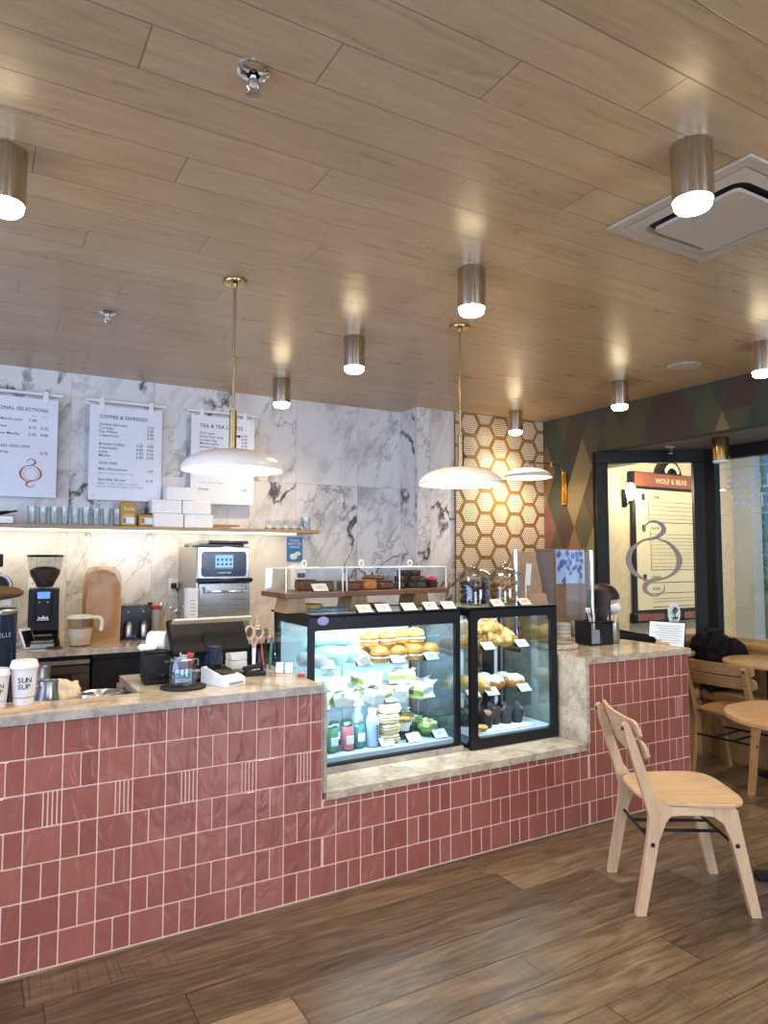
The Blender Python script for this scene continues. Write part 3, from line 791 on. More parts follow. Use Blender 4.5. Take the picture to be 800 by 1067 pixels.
def emb1(t):
    e = MB(); emblem(e, plane_T((.322,-.0757,.155),(1,0,0),(0,0,1)), .185)
    T = plane_T((.322,-.0757,.148),(1,0,0),(0,0,1)); ring = [(.04*math.cos(R(a)), .04*math.sin(R(a))) for a in range(0, 361, 15)]
    ribbon(e, ring, [.0022]*len(ring), T, n=2)
    tag(e.build('emblem', M['copper_ink'], t), 'copper swash emblem')
menu(-.05, 'SEASONAL SELECTIONS', [
    (.52,'12oz',P1,.010),(.52,'16oz',P2-.01,.010),
    (.487,'Orange Matcha Latte',LX,.0158),(.487,'7.00',P1+.0,A_),(.44,'Cold Brew',LX,A_),(.44,'4.75',P1+.0,A_),(.44,'5.25',P2,A_),
    (.395,'Cinnamon Mocha',LX,A_),(.395,'3.50',P1+.0,A_),(.395,'4.00',P2,A_),
    (.315,'SEASONAL ADD-ONS',LX,A_),(.277,'Maple Syrup',LX,A_),(.277,'0.75',P2,A_)],
    'white menu board headed SEASONAL SELECTIONS with a copper emblem, at the far left', .35, emb1)
menu(1.287, 'TEA & TEA LATTES', [
    (.505,'Chai Latte',LX,A_),(.48,'Dirty Chai Latte',LX,A_),(.455,'London Fog',LX,A_),(.43,'Matcha Latte',LX,A_),(.405,'Jasmine Tea',LX,A_),
    (.505,'5.00',P2,A_),(.48,'6.50',P2,A_),(.455,'5.00',P2,A_),(.43,'6.00',P2,A_),(.405,'4.00',P2,A_),(.375,'black, green, mint',LX,S_),
    (.15,'Honey / Lemon / Ginger',LX,S_),(.10,'Honey',LX,A_),(.10,'1.00',P2,A_)],
    'white menu board headed TEA & TEA LATTES, partly behind the left pendant', .32)

# ---- things on the shelf
tum = None
for i in range(9):
    x = .60 + i*.0265 if False else .285 + i*.0635
    lab = 'clear tall glass on the wall shelf, %s from the left in its row' % ORD[i]
    if tum is None:
        tum = thing('drinking_glass', lab, 'glass', (x, 4.95, SZ), 0, 'tall glasses on the wall shelf')
        MB().lathe([(0,.0),(.024,.0),(.026,.004),(.030,.118),(.0285,.118),(.0245,.012),(0,.012)], 20).build('glass_body', M['jarglass'], tum)
    else: dup(tum, lab, (x, 4.95+.008*math.sin(i*2.1), SZ))
def kraft_pack(loc, label, h, w, top):
    t = thing('coffee_pack', label, 'coffee pack', loc, 0, 'gold coffee packs')
    b = MB(); b.box((0,0,h/2), (w,.065,h), .008)
    b.build('pack_body', M['packgold'], t)
    MB().bx(-w*.36, w*.36, -.0345, -.033, .018, .062).build('label_sticker', M['paper'], t)
    MB().bx(-w*.34, -w*.16, -.0352, -.0346, .022, .058).build('sticker_print', M['navy'] if top else M['copper_ink'], t)
    if top:
        x = MB(); put_text(x, 'SUN', plane_T((0,-.0333,h-.058),(1,0,0),(0,0,1)), width=.066, align='C'); put_text(x, 'ON', plane_T((0,-.0333,h-.105),(1,0,0),(0,0,1)), width=.056, align='C')
        x.build('pack_lettering', M['cream'], t)
    else:
        MB().bx(-.035,.035,-.02,.02,h,h+.006,.002).bx(-.008,.008,-.01,.01,h+.006,h+.045,.002).build('clip_fastener', M['black'], t)
    return t
M['packgold'] = plain('gold_card', 'b48a35', .5, var=.08)
kraft_pack((.862, 4.945, SZ), 'gold coffee pack with large pale lettering on the wall shelf', .165, .105, True)
kraft_pack((.982, 4.945, SZ), 'shorter gold coffee pack with a black clip on the wall shelf', .085, .11, False)
bx0 = None
for lx, lz, lab in ((1.118,0,'left of the bottom pair'),(1.325,0,'right of the bottom pair'),(1.105,.0935,'left of the middle pair'),(1.310,.0935,'right of the middle pair'),(1.20,.187,'single one on top')):
    lab = 'plain white carton stacked on the wall shelf, ' + lab
    loc = (lx, 4.945, SZ+lz)
    if bx0 is None:
        bx0 = thing('white_carton', lab, 'box', loc, 0, 'white cartons on the wall shelf')
        MB().box((0,0,.046),(.2,.13,.092),.003).build('carton_body', M['paper'], bx0); MB().bx(-.101,.101,-.066,.066,.074,.0765).build('lid_seam', M['white'], bx0)
    else: dup(bx0, lab, loc)
tr = tag(MB().box((1.50,4.95,SZ+.008),(.13,.1,.014),.004).box((1.545,4.95,SZ+.022),(.17,.09,.012),.004).build('wooden_trivet', M['oak_d']), 'stack of thin wooden boards beside the white cartons', 'board')
mg = None
for i in range(5):
    x = 1.862+i*.067; lab = 'small upturned glass jar on the shelf end, %s from the left' % ORD[i]
    if mg is None:
        mg = thing('glass_jar', lab, 'jar', (x, 4.93, SZ), 0, 'upturned jars on the shelf')
        MB().lathe([(.03,0),(.031,.004),(.031,.055),(.024,.07),(0,.073)], 20).build('jar_body', M['jarglass'], mg)
        MB().lathe([(.0315,.0),(.033,.002),(.033,.012),(.0315,.014)], 20).build('jar_band', M['steel'], mg)
    else: dup(mg, lab, (x, 4.93, SZ))
jg = thing('glass_jug', 'clear straight glass jug at the right end of the wall shelf', 'jug', (2.17, 4.96, SZ))
MB().lathe([(0,0),(.036,0),(.038,.004),(.038,.10),(.036,.10),(.035,.01),(0,.01)], 20).build('jug_body', M['jarglass'], jg)
bs = thing('equipment_tray', 'grey steel tray of black tools at the far left of the wall shelf', 'tray', (.02, 4.93, SZ))
MB().bx(-.2,.16,-.08,.08,0,.05,.004).build('tray_body', M['steel_x'], bs)
bl = MB()
for k in range(5): bl.tube([(-.15+.05*k,-.02,.055),(-.02+.05*k,-.05,.066+.004*k)], [.012,.004], 8)
bl.build('tools', M['black'], bs)

# ---- wall sockets, dispenser
def socket(x, z, label):
    t = thing('wall_socket', label, 'socket', (x, 5.06, z)); MB().bx(-.04,.04,-.008,-.0005,-.06,.06,.004).build('plate', M['white'], t)
    s = MB()
    for dz in (.022, -.022):
        s.bx(-.012,-.008,-.0085,-.0075,dz-.006,dz+.008).bx(.008,.012,-.0085,-.0075,dz-.006,dz+.008)
    s.build('slots', M['ink'], t); return t
socket(.318, 1.275, 'white wall socket behind the coffee grinder')
socket(1.205, 1.255, 'pale wall socket with a black plug, left of the oven')
cd = MB(); cd.box((1.195,5.03,1.265),(.035,.04,.04),.008).tube(catmull([(1.195,5.01,1.265),(1.22,4.985,1.22),(1.235,4.99,1.13),(1.25,5.0,1.02),(1.27,5.0,.945)], 6), .007, 8)
tag(cd.build('power_cord', M['black']), 'black power cord plugged in left of the oven', 'cord')
dp = thing('wall_dispenser', 'white wall dispenser under a blue notice at the end of the shelf', 'dispenser', (2.115, 5.06, 1.0))
MB().box((0,-.06,.22),(.125,.115,.40),.025).build('dispenser_body', M['white'], dp)
MB().bx(-.02,.045,-.1185,-.117,.31,.345).build('logo_plate', M['navy'], dp)
wn = MB().lathe([(.034,0),(.04,.003),(.04,.006),(.03,.006)], 24, T=Matrix.Translation((-.005,-.118,.14)) @ Matrix.Rotation(R(90),4,'X') @ Matrix.Scale(.55,4,(0,1,0))); wn.build('view_window', M['lightink'], dp)
sg = thing('wall_sign', 'blue hygiene notice with white lettering above the wall dispenser', 'sign', (2.12, 5.06, 1.43))
MB().bx(-.065,.065,-.006,-.0005,0,.19,.001).build('sign_panel', M['signblue'], sg)
x = MB()
for k, s in enumerate(('PLEASE','SANITIZE','HANDS')): put_text(x, s, plane_T((0,-.0065,.158-.026*k),(1,0,0),(0,0,1)), height=.018, align='C')
x.ell((-.01,-.008,.04),(.032,.003,.024),16,8).ell((.03,-.008,.062),(.02,.003,.014),14,8).tube([(.0,-.008,.06),(.02,-.008,.075),(.04,-.008,.07)],.006,8)
x.build('sign_lettering', M['white'], sg)

# ================================================================== BACK COUNTER APPLIANCES
# coffee grinder
g = thing('coffee_grinder', 'black coffee grinder with a hopper of beans and a blue display', 'grinder', (.352, 4.72, BZ), R(-6))
b = MB().prism([(-.10,0),(.085,0),(.085,.10),(.06,.33),(-.085,.33),(-.11,.2)], -.075, .075, plane_T((0,0,0),(0,1,0),(0,0,1)))
b.M = Matrix.Identity(4)
b = MB(); T = plane_T((0,0,0),(0,-1,0),(0,0,1))
b.prism([(-.11,.0),(.10,.0),(.10,.03),(.06,.075),(.09,.10),(.075,.34),(-.08,.345),(-.11,.2)], -.082, .082, T)
b.bx(-.092,.092,-.10,.11,0,.03,.006)
b.build('grinder_body', M['blackplastic'], g, ang=25)
MB().box((0,-.094,.235),(.085,.012,.17),.005,Euler((R(-3),0,0))).build('front_panel', M['blackplastic'], g)
MB().box((0,-.092,.305),(.072,.012,.042),.004,Euler((R(-3),0,0))).build('display', M['grind_screen'], g)
k = MB()
for x in (-.022,.022): k.ell((x,-.1015,.265),(.006,.004,.006),10,6)
k.build('button', M['steel'], g)
mk = MB(); 
for x, h in ((-.022,.012),(-.01,.008),(0,.018),(.01,.01),(.022,.012)): mk.bx(x-.004,x+.004,-.1055,-.104,.168,.168+h)
mk.bx(-.032,.032,-.1055,-.104,.16,.164); mk.build('maker_mark', M['white'], g)
MB().tube([(-.05,-.11,.075),(-.05,-.135,.075),(.05,-.135,.075),(.05,-.11,.075)], .006, 8).bx(-.06,.06,-.14,-.06,.03,.045,.004).build('portafilter_fork', M['steel'], g)
MB().bx(-.065,.065,-.15,-.095,.0005,.03,.004).build('drip_tray', M['steel_x'], g)
MB().lathe([(.04,.345),(.045,.35),(.088,.44),(.1,.53),(.098,.53),(.085,.44),(.043,.352)], 28).build('hopper', M['jarglass'], g)
MB().lathe([(0,.352),(.042,.352),(.082,.43),(.084,.455),(.05,.472),(0,.478)], 26, wob=lambda a,z: 1+.02*math.sin(9*a)).build('bean_fill', M['beans'], g)
MB().lathe([(0,.531),(.102,.531),(.104,.538),(.10,.546),(0,.548)], 28).build('hopper_lid', M['blackgloss'], g)
tag(MB().ell((0,0,0),(.05,.028,.006),14,6,T=Matrix.Translation((.40,4.54,BZ+.005))).build('spilled_grounds', M['beans']), 'small heap of spilled coffee grounds before the grinder', 'coffee grounds', kind='stuff')
# tablet on a stand
t = thing('tablet', 'white framed tablet leaning beside the coffee grinder', 'tablet', (.262, 4.60, BZ), R(48))
rt_ = Euler((R(-22),0,0))
MB().box((0,0,.061),(.10,.012,.125),.005,rt_).build('tablet_case', M['white'], t)
MB().box((0,-.0078,.0585),(.082,.002,.10),.0005,rt_).build('screen', M['blackgloss'], t)
MB().tube([(-.03,.025,.07),(-.03,.075,.004),(.03,.075,.004),(.03,.025,.07)], .004, 8).build('kickstand', M['steel'], t)
# spray bottle
t = thing('spray_bottle', 'spray bottle with a blue and white trigger head by the wall socket', 'bottle', (.424, 4.9, BZ))
MB().lathe([(0,0),(.032,0),(.034,.004),(.034,.12),(.014,.17),(.012,.19),(0,.19)], 18).build('bottle_body', M['frosted'], t)
MB().cyl((0,0,.19),(0,0,.215),.015,n=14).build('collar', M['blue'], t)
MB().box((.0,-.01,.235),(.022,.07,.03),.006,Euler((R(-35),0,0))).build('spray_head', M['white'], t)
MB().tube([(0,-.02,.225),(0,-.045,.2),(0,-.04,.18)],.005,8).build('trigger', M['blue'], t)
# measuring jug
t = thing('measuring_jug', 'frosted plastic measuring jug with lid and handle on the back counter', 'jug', (.545, 4.60, BZ), R(-8))
MB().lathe([(0,0),(.058,0),(.061,.004),(.073,.165),(.0705,.165),(.0585,.006),(0,.006)], 28).build('jug_body', M['plasticfilm'], t)
MB().lathe([(0,.008),(.058,.008),(.067,.105),(0,.107)], 24).build('jug_liquid', plain('cloudy_liquid','d5d2bd',.35,var=.04,sss=.2), t)
MB().lathe([(0,.186),(.055,.186),(.072,.18),(.077,.166),(.0735,.164),(.0,.172)], 28).build('jug_lid', M['frosted'], t)
MB().tube(catmull([(.068,0,.165),(.10,0,.167),(.118,0,.15),(.118,0,.11),(.112,0,.085)],6), [.012]*24+[.008], 10).build('handle', M['frosted'], t)
# kraft bag in plastic film
t = thing('cup_sleeve_pack', 'tall kraft pack wrapped in shiny clear film on the back counter', 'paper pack', (.688, 4.77, BZ), R(4))
b = MB().prism([(-.098,0),(.098,0),(.104,.24),(.095,.36),(.06,.43),(.0,.455),(-.055,.44),(-.098,.37),(-.106,.25)], -.06, .06, plane_T((0,0,0),(1,0,0),(0,0,1)))
b.build('kraft_body', M['kraft'], t)
w_ = MB()
def crump(p,u,v):
    n = mnoise.noise(Vector((p.x*14,p.y*14,p.z*9))); n += .6*mnoise.noise(Vector((p.x*40,p.y*40,p.z*22+p.x*30))); return p + Vector((p.x*.3,p.y,p.z*.15)).normalized()*n*.010
w_.ell((0,0,.234),(.110,.068,.236),44,34,pw=.38,fn=crump); w_.build('film', M['plasticfilm'], t)
# double dispenser
t = thing('tap_dispenser', 'black box holding two small silver canisters', 'dispenser', (.898, 4.86, BZ))
MB().bx(-.105,.105,-.05,.08,0,.215,.008).bx(-.1,.1,-.06,-.05,.02,.2,.01).build('dispenser_box', M['blackgloss'], t)
MB().bx(-.10,.10,-.13,-.05,0,.014,.003).build('drip_base', M['blackgloss'], t)
for x in (-.045, .05):
    MB().lathe([(0,.015),(.024,.015),(.025,.02),(.025,.09),(.02,.10),(.012,.115),(0,.118)],16,c=(x,-.088,0)).build('canister', M['steel'], t)
    MB().ell((x,-.062,.175),(.008,.005,.008),10,6).build('knob', M['steel'], t)
MB().box((-.03,-.105,.022),(.05,.05,.012),.004).build('blue_cloth', M['blue'], t)
# cup tower
t = thing('cup_stack', 'stack of cream cups under a red lid beside the black dispenser', 'cup stack', (1.052, 4.93, BZ))
c_ = MB()
for k in range(5): c_.lathe([(0,.02*k),(.032,.02*k),(.038,.09+.02*k),(.04,.09+.02*k),(.04,.097+.02*k),(0,.097+.02*k)],20)
c_.build('cups', M['frosted'], t)
MB().lathe([(0,.178),(.042,.178),(.042,.195),(.036,.205),(0,.207)],20).build('lid', M['red'], t)
MB().box((-.03,.03,.215),(.03,.03,.018),.004).build('cap', M['black'], t)
# wooden caddy with utensils
t = thing('utensil_crate', 'open wooden crate of metal utensils left of the oven', 'crate', (1.12, 4.62, BZ))
w_ = MB(); w_.bx(-.085,.085,-.06,.06,0,.012)
for s in (-1,1): w_.bx(s*.079-.006,s*.079+.006,-.06,.06,.012,.15,.002); w_.bx(-.073,.073,s*.054-.006,s*.054+.006,.012,.11,.002)
w_.build('crate_box', M['oak'], t)
for k in range(7):
    x, y = random.uniform(-.06,.06), random.uniform(-.04,.04); dx = random.uniform(-.05,.05)
    MB().tube([(x,y,.014),(x+dx,y,.17+.02*(k%3))],.004,8).ell((x+dx*1.1,y,.185+.02*(k%3)),(.012,.006,.02),10,6).build('utensil', M['steel'], t)
t = thing('paper_carton', 'slim white printed carton standing against the oven', 'carton', (1.182, 4.50, BZ))
MB().bx(-.03,.03,-.05,.05,0,.33,.002).bx(-.032,.032,-.052,.052,.315,.335,.002).build('carton_body', M['paper'], t)
x = MB()
for k in range(9): x.bx(-.02,.012,-.0512,-.0502,.08+.022*k,.084+.022*k)
x.build('carton_print', M['lightink'], t)
# rapid oven
ov = thing('speed_oven', 'tall stainless speed oven with a blue touch screen', 'oven', (1.395, 4.5, BZ))
MB().bx(-.178,.178,.02,.5,.03,.60,.006).build('casing', M['steel'], ov)
f = MB()
for sx in (-.15,.15):
    for sy in (.06,.46): f.cyl((sx,sy,0),(sx,sy,.031),.018,n=12)
f.build('foot', M['black'], ov)
def rrect(w, h, r, cx=0, cz=0, n=5):
    out = []
    for sx, sz, a0 in ((1,1,0),(-1,1,90),(-1,-1,180),(1,-1,270)):
        for k in range(n+1):
            a = R(a0+90*k/n); out.append((cx+sx*(w/2-r)+r*math.cos(a), cz+sz*(h/2-r)+r*math.sin(a)))
    return out
OF = plane_T((0,.02,0),(1,0,0),(0,0,1))
MB().prism(rrect(.335,.19,.025,0,.485),0,.008,OF).build('control_bezel', M['steel_x'], ov)
cp = MB().prism(rrect(.30,.165,.025,0,.487),.008,.013,OF).build('control_panel', M['navy'], ov)
MB().prism(rrect(.118,.092,.003,.0,.50),.013,.0145,OF).build('touch_screen', M['screen_blue'], cp)
ic = MB()
for i in range(4):
    for j in range(2): ic.prism(rrect(.014,.016,.004,-.042+.028*i,.515-.03*j),.0145,.0155,OF)
ic.bx(-.058,.058,.0042,.005,.456,.463); ic.build('screen_icons', M['blue'], cp)
x = MB(); put_text(x,'TURBOCHEF',OF @ Matrix.Translation((0,.425,.0135)),width=.09,align='C'); x.build('panel_lettering', M['white'], cp)
dr = MB().bx(-.172,.172,-.012,.019,.05,.365,.006).build('oven_door', M['steel_x'], ov)
MB().bx(-.185,.185,-.03,.015,.367,.395,.008).build('door_rail', M['blackgloss'], ov)
MB().tube([(-.14,-.012,.335),(-.13,-.04,.31),(.13,-.04,.31),(.14,-.012,.335)],.008,10).build('handle', M['chrome'], dr)
MB().bx(-.15,.165,.1,.46,.601,.62,.004).bx(-.08,.175,.04,.44,.62,.64,.006).build('tray_lid', M['blackgloss'], ov)
t = tag(MB().tube(catmull([(1.19,4.58,1.545),(1.23,4.60,1.56),(1.3,4.56,1.565)],5),.012,8).box((1.21,4.6,1.551),(.09,.05,.014),.005,Euler((0,0,R(20)))).build('folded_gloves', M['frosted']), 'crumpled pale gloves lying on top of the oven', 'gloves')
t = thing('sheet_tray', 'steel tray with a small frosted bottle right of the oven on the back counter', 'tray', (1.66, 4.62, BZ))
MB().bx(-.06,.06,-.08,.08,0,.01,.003).bx(-.06,.06,-.08,-.072,.01,.05,.002).bx(-.06,.06,.072,.08,.01,.05,.002).build('tray_body', M['steel_x'], t)
MB().lathe([(0,.011),(.026,.011),(.028,.07),(.015,.10),(.015,.12),(0,.12)],16).build('bottle', M['frosted'], t)
# brewer at the far left on the lower worktop
br = thing('tall_coffee_brewer', 'tall navy cylinder brewer at the left edge, with a heap of brown coffee on top', 'coffee brewer', (.075, 3.42, .822))
br.location = (.062, 3.40, .822)
MB().lathe([(0,0),(.088,0),(.09,.004),(.09,.41),(.0,.412)],32).build('brewer_body', M['navy'], br)
MB().lathe([(.084,.412),(.088,.416),(.088,.462),(.084,.466),(0,.466)],32).build('glass_band', M['jarglass'], br)
MB().lathe([(.089,.405),(.0915,.41),(.0915,.424),(.089,.428)],32).build('steel_band', M['steel'], br)
MB().ell((0,0,.495),(.115,.115,.03),28,12,fn=lambda p,u,v: p*(1+.05*mnoise.noise(p*40))).build('coffee_heap', M['cookie_dark'] if 'cookie_dark' in M else plain('roasted_meal','6b4a2f',.9,var=.5,nscale=140,bump=.8), br)
x = MB()
for k,ch in enumerate('ELLE'):
    a = R(-78+9*k); put_text(x, ch, plane_T((.0905*math.cos(a),.0905*math.sin(a),.315),(-math.sin(a),math.cos(a),0),(0,0,1)), height=.018)
x.build('body_lettering', M['lightink'], br)
mc = thing('espresso_machine', 'espresso machine edge at far left, with a round dark gauge and black head', 'espresso machine', (-.10, 3.93, .822))
mc.location = (.0, 4.72, BZ)
MB().bx(-.16,.10,-.10,.14,0,.10,.01).bx(-.10,.06,-.06,.12,.10,.44,.012).build('machine_body', M['blackplastic'], mc)
gT = Matrix.Translation((.10,-.08,.365)) @ Matrix.Rotation(R(90),4,'X')
MB().lathe([(0,-.02),(.072,-.02),(.078,-.01),(.078,.012),(.072,.02),(.062,.02),(.058,.012),(0,.012)],36,T=gT).build('gauge_ring', M['steel'], mc)
gf = MB().lathe([(0,.012),(.057,.012),(.057,.016),(0,.016)],32,T=gT).build('gauge_face', M['blackgloss'], mc)
MB().lathe([(0,.017),(.012,.017),(.012,.019),(0,.019)],16,T=gT).tube([(.10,-.1,.365),(.075,-.1,.38)],.003,6).build('needle', M['lightink'], gf)
MB().bx(-.08,.125,-.09,.06,.475,.55,.006).bx(-.06,.10,-.07,.04,.44,.475,.006).build('group_head', M['blackgloss'], mc)

# ================================================================== SERVICE COUNTER ITEMS
CZ = .9065
ct = None
tray = tag(MB().prism([(.27*math.cos(R(a))*.62, .07*math.sin(R(a))) for a in range(0,360,10)],0,.012,Matrix.Translation((.09,2.972,CZ))).build('serving_board', M['birch']), 'oval wooden board under the two takeaway cups', 'board')
def cup_text(o):
    x = MB()
    for s, z, in (('SUN',.086),('SUP',.062)):
        for k,ch in enumerate(s):
            rr = .0345+ (z/.14)*.0105+.0016; a = R(-90-14+ (k-1)*22)
            T = plane_T((rr*math.cos(a),rr*math.sin(a),z),(-math.sin(a),math.cos(a),0),(0,0,1)); put_text(x,ch,T,height=.019,align='C')
    x.build('cup_lettering', M['ink'], o)
for x, y, lab, k in ((.162,2.975,'taller white takeaway cup with dark lettering on the oval board',1.0),(.075,2.96,'white takeaway cup cut by the left edge, on the oval board',.86)):
    if ct is None:
        ct = thing('takeaway_cup', lab, 'cup', (x,y,CZ+.0125), R(12), 'takeaway cups')
        MB().lathe([(0,0),(.033,0),(.0345,.003),(.045,.137),(.0,.137)],32).build('cup_body', M['cup'], ct)
        MB().lathe([(.0465,.134),(.049,.137),(.049,.146),(.0465,.15),(.044,.162),(.041,.165),(0,.163)],32).build('cup_lid', M['lid'], ct)
        MB().lathe([(.0366,.028),(.037,.028),(.0374,.032),(.037,.032)],32).build('seam_ring', M['lightink'], ct)
        cup_text(ct)
    else: dup(ct, lab, (x,y,CZ+.0125), scale=k)
def pitcher(loc, r, h, rz, label):
    t = thing('milk_pitcher', label, 'pitcher', loc, rz, 'steel milk pitchers')
    MB().lathe([(0,0),(r*.95,0),(r,.006),(r,h*.5),(r*.86,h*.8),(r*.9,h),(r*.87,h),(r*.83,h*.8),(r*.96,h*.5),(r*.95,.01),(0,.01)],28).build('pitcher_body', M['steel'], t)
    MB().tube(catmull([(r*.86,0,h*.85),(r*1.5,0,h*.85),(r*1.6,0,h*.6),(r*1.4,0,h*.25),(r*.97,0,h*.22)],5),.005,8).build('handle', M['steel'], t)
    return t
pitcher((.262,3.18,.8225),.042,.145,R(200),'front steel milk pitcher below the towel')
pitcher((.238,3.30,.8225),.047,.185,R(160),'rear steel milk pitcher, half hidden by the takeaway cup')
def cloth(p,u,v):
    n = mnoise.noise(Vector((p.x*16,p.y*16,p.z*18))); n += .5*mnoise.noise(p*45); return p*(1+.42*n) if p.z > -.02 else Vector((p.x*(1+.25*n),p.y*(1+.25*n),p.z))
tw = MB().ell((0,0,0),(.088,.07,.062),44,28,fn=cloth,pw=1.0,T=Matrix.Translation((.335,3.27,.885)))
tag(tw.build('towel', M['cloth']), 'crumpled cream towel heaped behind the left counter top', 'towel')
t = thing('knock_box', 'oval steel rimmed knock bin set in the lower work surface', 'bin', (.462,3.165,.8225))
S_ov = Matrix.Scale(1.25,4,(1,0,0))
MB().lathe([(.062,0),(.07,.002),(.072,.078),(.069,.084),(.064,.078),(.062,.01)],30,T=S_ov).build('rim', M['steel'], t)
MB().lathe([(0,.0),(.061,.0),(.061,.06),(0,.06)],30,T=S_ov).build('bin_floor', M['beans'], t)
gp = tag(MB().bx(.558,.58,3.14,3.19,.8225,.90,.004).tube([(.568,3.19,.89),(.568,3.26,.895)],.006,8).build('tamper', M['blackplastic']), 'small black tamping tool beside the knock bin', 'tool')
# receipt printer
pr = thing('receipt_printer', 'black receipt printer with a paper roll on its lid', 'printer', (.726,3.30,CZ), R(-6))
MB().bx(-.075,.075,-.09,.09,0,.135,.008).build('printer_body', M['blackplastic'], pr)
MB().bx(-.074,.074,-.085,.085,.1355,.145,.004).build('printer_lid', M['black'], pr)
MB().bx(-.06,.06,-.098,-.09,.02,.045,.003).build('front_slot', M['blackgloss'], pr)
x = MB(); put_text(x,'EPSON',plane_T((.03,-.0908,.095),(1,0,0),(0,0,1)),width=.03,align='C'); x.build('printer_lettering', M['lightink'], pr)
rl = tag(MB().lathe([(.012,-.04),(.038,-.04),(.040,-.037),(.040,.037),(.038,.04),(.012,.04),(.012,-.04)],28,T=Matrix.Translation((.715,3.28,1.0928)) @ Matrix.Rotation(R(52),4,'Z') @ Matrix.Rotation(R(90),4,'X')).box((.665,3.265,1.066),(.075,.06,.024),.008).build('paper_roll', M['paper']), 'white paper roll lying on the receipt printer', 'paper roll')
rl['category'] = 'paper roll'
# tip jar on a round mat
tag(MB().lathe([(0,0),(.094,0),(.096,.002),(.096,.008),(0,.01)],40,T=Matrix.Translation((.782,3.085,CZ))).build('round_mat', M['rubber']), 'round black mat under the tip jar', 'mat')
jr = thing('tip_jar', 'clear clip-top tip jar with a blue card inside', 'jar', (.778,3.085,CZ+.011))
MB().lathe([(0,0),(.052,0),(.058,.006),(.06,.03),(.06,.085),(.048,.108),(.046,.125),(.050,.13),(.047,.13),(.044,.124),(.045,.108),(.057,.085),(.057,.03),(.05,.005),(0,.005)],30).build('jar_glass', M['jarglass'], jr)
MB().lathe([(.049,.104),(.052,.107),(.052,.112),(.049,.115)],24).tube([(.05,0,.11),(.066,0,.105),(.066,0,.08)],.003,6).build('wire_clip', M['steel'], jr)
MB().box((-.005,-.035,.045),(.07,.004,.055),.001).build('blue_card', M['skycard'] if 'skycard' in M else plain('pale_blue_card','8fb7cf',.6), jr)
x = MB(); put_text(x,'Oh',plane_T((-.022,-.0374,.036),(1,0,0),(0,0,1)),height=.022,align='C'); x.lathe([(.008,0),(.011,0),(.011,.001),(.008,.001)],16,T=plane_T((.01,-.0374,.044),(1,0,0),(0,0,1))); x.build('card_lettering', M['ink'], jr)
MB().ell((0,0,.10),(.026,.026,.03),14,10,fn=lambda p,u,v:p*(1+.25*mnoise.noise(p*60))).build('folded_note', M['purple'], jr)
MB().box((.03,.012,.10),(.03,.005,.07),.001,Euler((0,R(12),0))).build('red_note', M['red'], jr)
# card terminal
ctm = thing('card_terminal', 'white card terminal with a dark screen on the counter', 'card terminal', (.957,3.085,CZ), R(24)); ctm.scale=(1.3,1.2,1.15)
TT = plane_T((0,0,0),(0,1,0),(0,0,1))
MB().prism([(-.07,.0),(.07,.0),(.07,.062),(.06,.066),(-.065,.03),(-.07,.026)],-.042,.042,TT).build('terminal_body', M['white'], ctm)
MB().box((0,.008,.0545),(.066,.088,.006),.002,Euler((R(16),0,0))).build('screen', M['blackgloss'], ctm)
MB().bx(-.03,.03,-.0735,-.0695,.008,.016,.001).build('card_slot', M['lightink'], ctm)
# till screen seen from behind
ps = thing('till_screen', 'large black till screen seen from behind on a thick round stand', 'till', (.925,3.31,CZ), R(4))
sr = Euler((R(-36),0,0))
MB().box((0,-.075,.198),(.365,.03,.180),.008,sr).build('screen_back', M['till'], ps)
MB().box((0,-.1315,.2755),(.37,.034,.012),.003,sr).build('screen_edge', M['shelfwood'] if False else plain('warm_grey_edge','b9aa94',.4), ps)
MB().cyl((0.012,-.075,.012),(0.012,-.108,.170),.048,.048,n=28,bev=.006).build('stand', M['navy'], ps)
hg_=MB(); hg_.M=Matrix.Translation((.012,-.098,.182)) @ sr.to_matrix().to_4x4(); hg_.cyl((0,.012,0),(0,-.012,0),.05,n=28,bev=.003); hg_.build('hinge_disc', M['till'], ps)
MB().bx(-.12,.13,-.125,.05,0,.02,.006).build('base', M['blackplastic'], ps)
MB().bx(.13,.19,-.09,.05,0,.012,.003).box((-.02,-.10,.008),(.03,.02,.016),.003).build('dock', M['blackplastic'], ps)
# pen pot and desk tools
pp = thing('pen_pot', 'clear pen pot packed with pens beside the large case', 'pen pot', (1.262,3.36,CZ))
MB().bx(-.035,.035,-.03,.03,0,.004).bx(-.035,-.032,-.03,.03,.004,.1).bx(.032,.035,-.03,.03,.004,.1).bx(-.032,.032,-.03,-.027,.004,.1).bx(-.032,.032,.027,.03,.004,.1).build('pot', M['acrylic'], pp)
for k,(x,y,dx,m,h,lab) in enumerate(((-.018,-.01,-.012,'red',.12,'red pen'),(-.004,.008,.004,'black',.15,'black pen'),(.012,-.012,.008,'greenp',.13,'green marker'),(.022,.01,.01,'blue',.155,'blue pen'))):
    p = tag(MB().cyl((1.262+x,3.36+y,CZ+.006),(1.262+x+dx,3.36+y,CZ+h),.006,n=10,bev=.001).cyl((1.262+x+dx,3.36+y,CZ+h+.0005),(1.262+x+dx*1.1,3.36+y,CZ+h+.012),.004,.002,n=8).build('pen', M[m]), lab+' standing in the clear pen pot', 'pen', 'pens in the pot')
sc_ = thing('scissors', 'scissors with beige loop handles standing by the pen pot', 'scissors', (1.205,3.385,CZ))
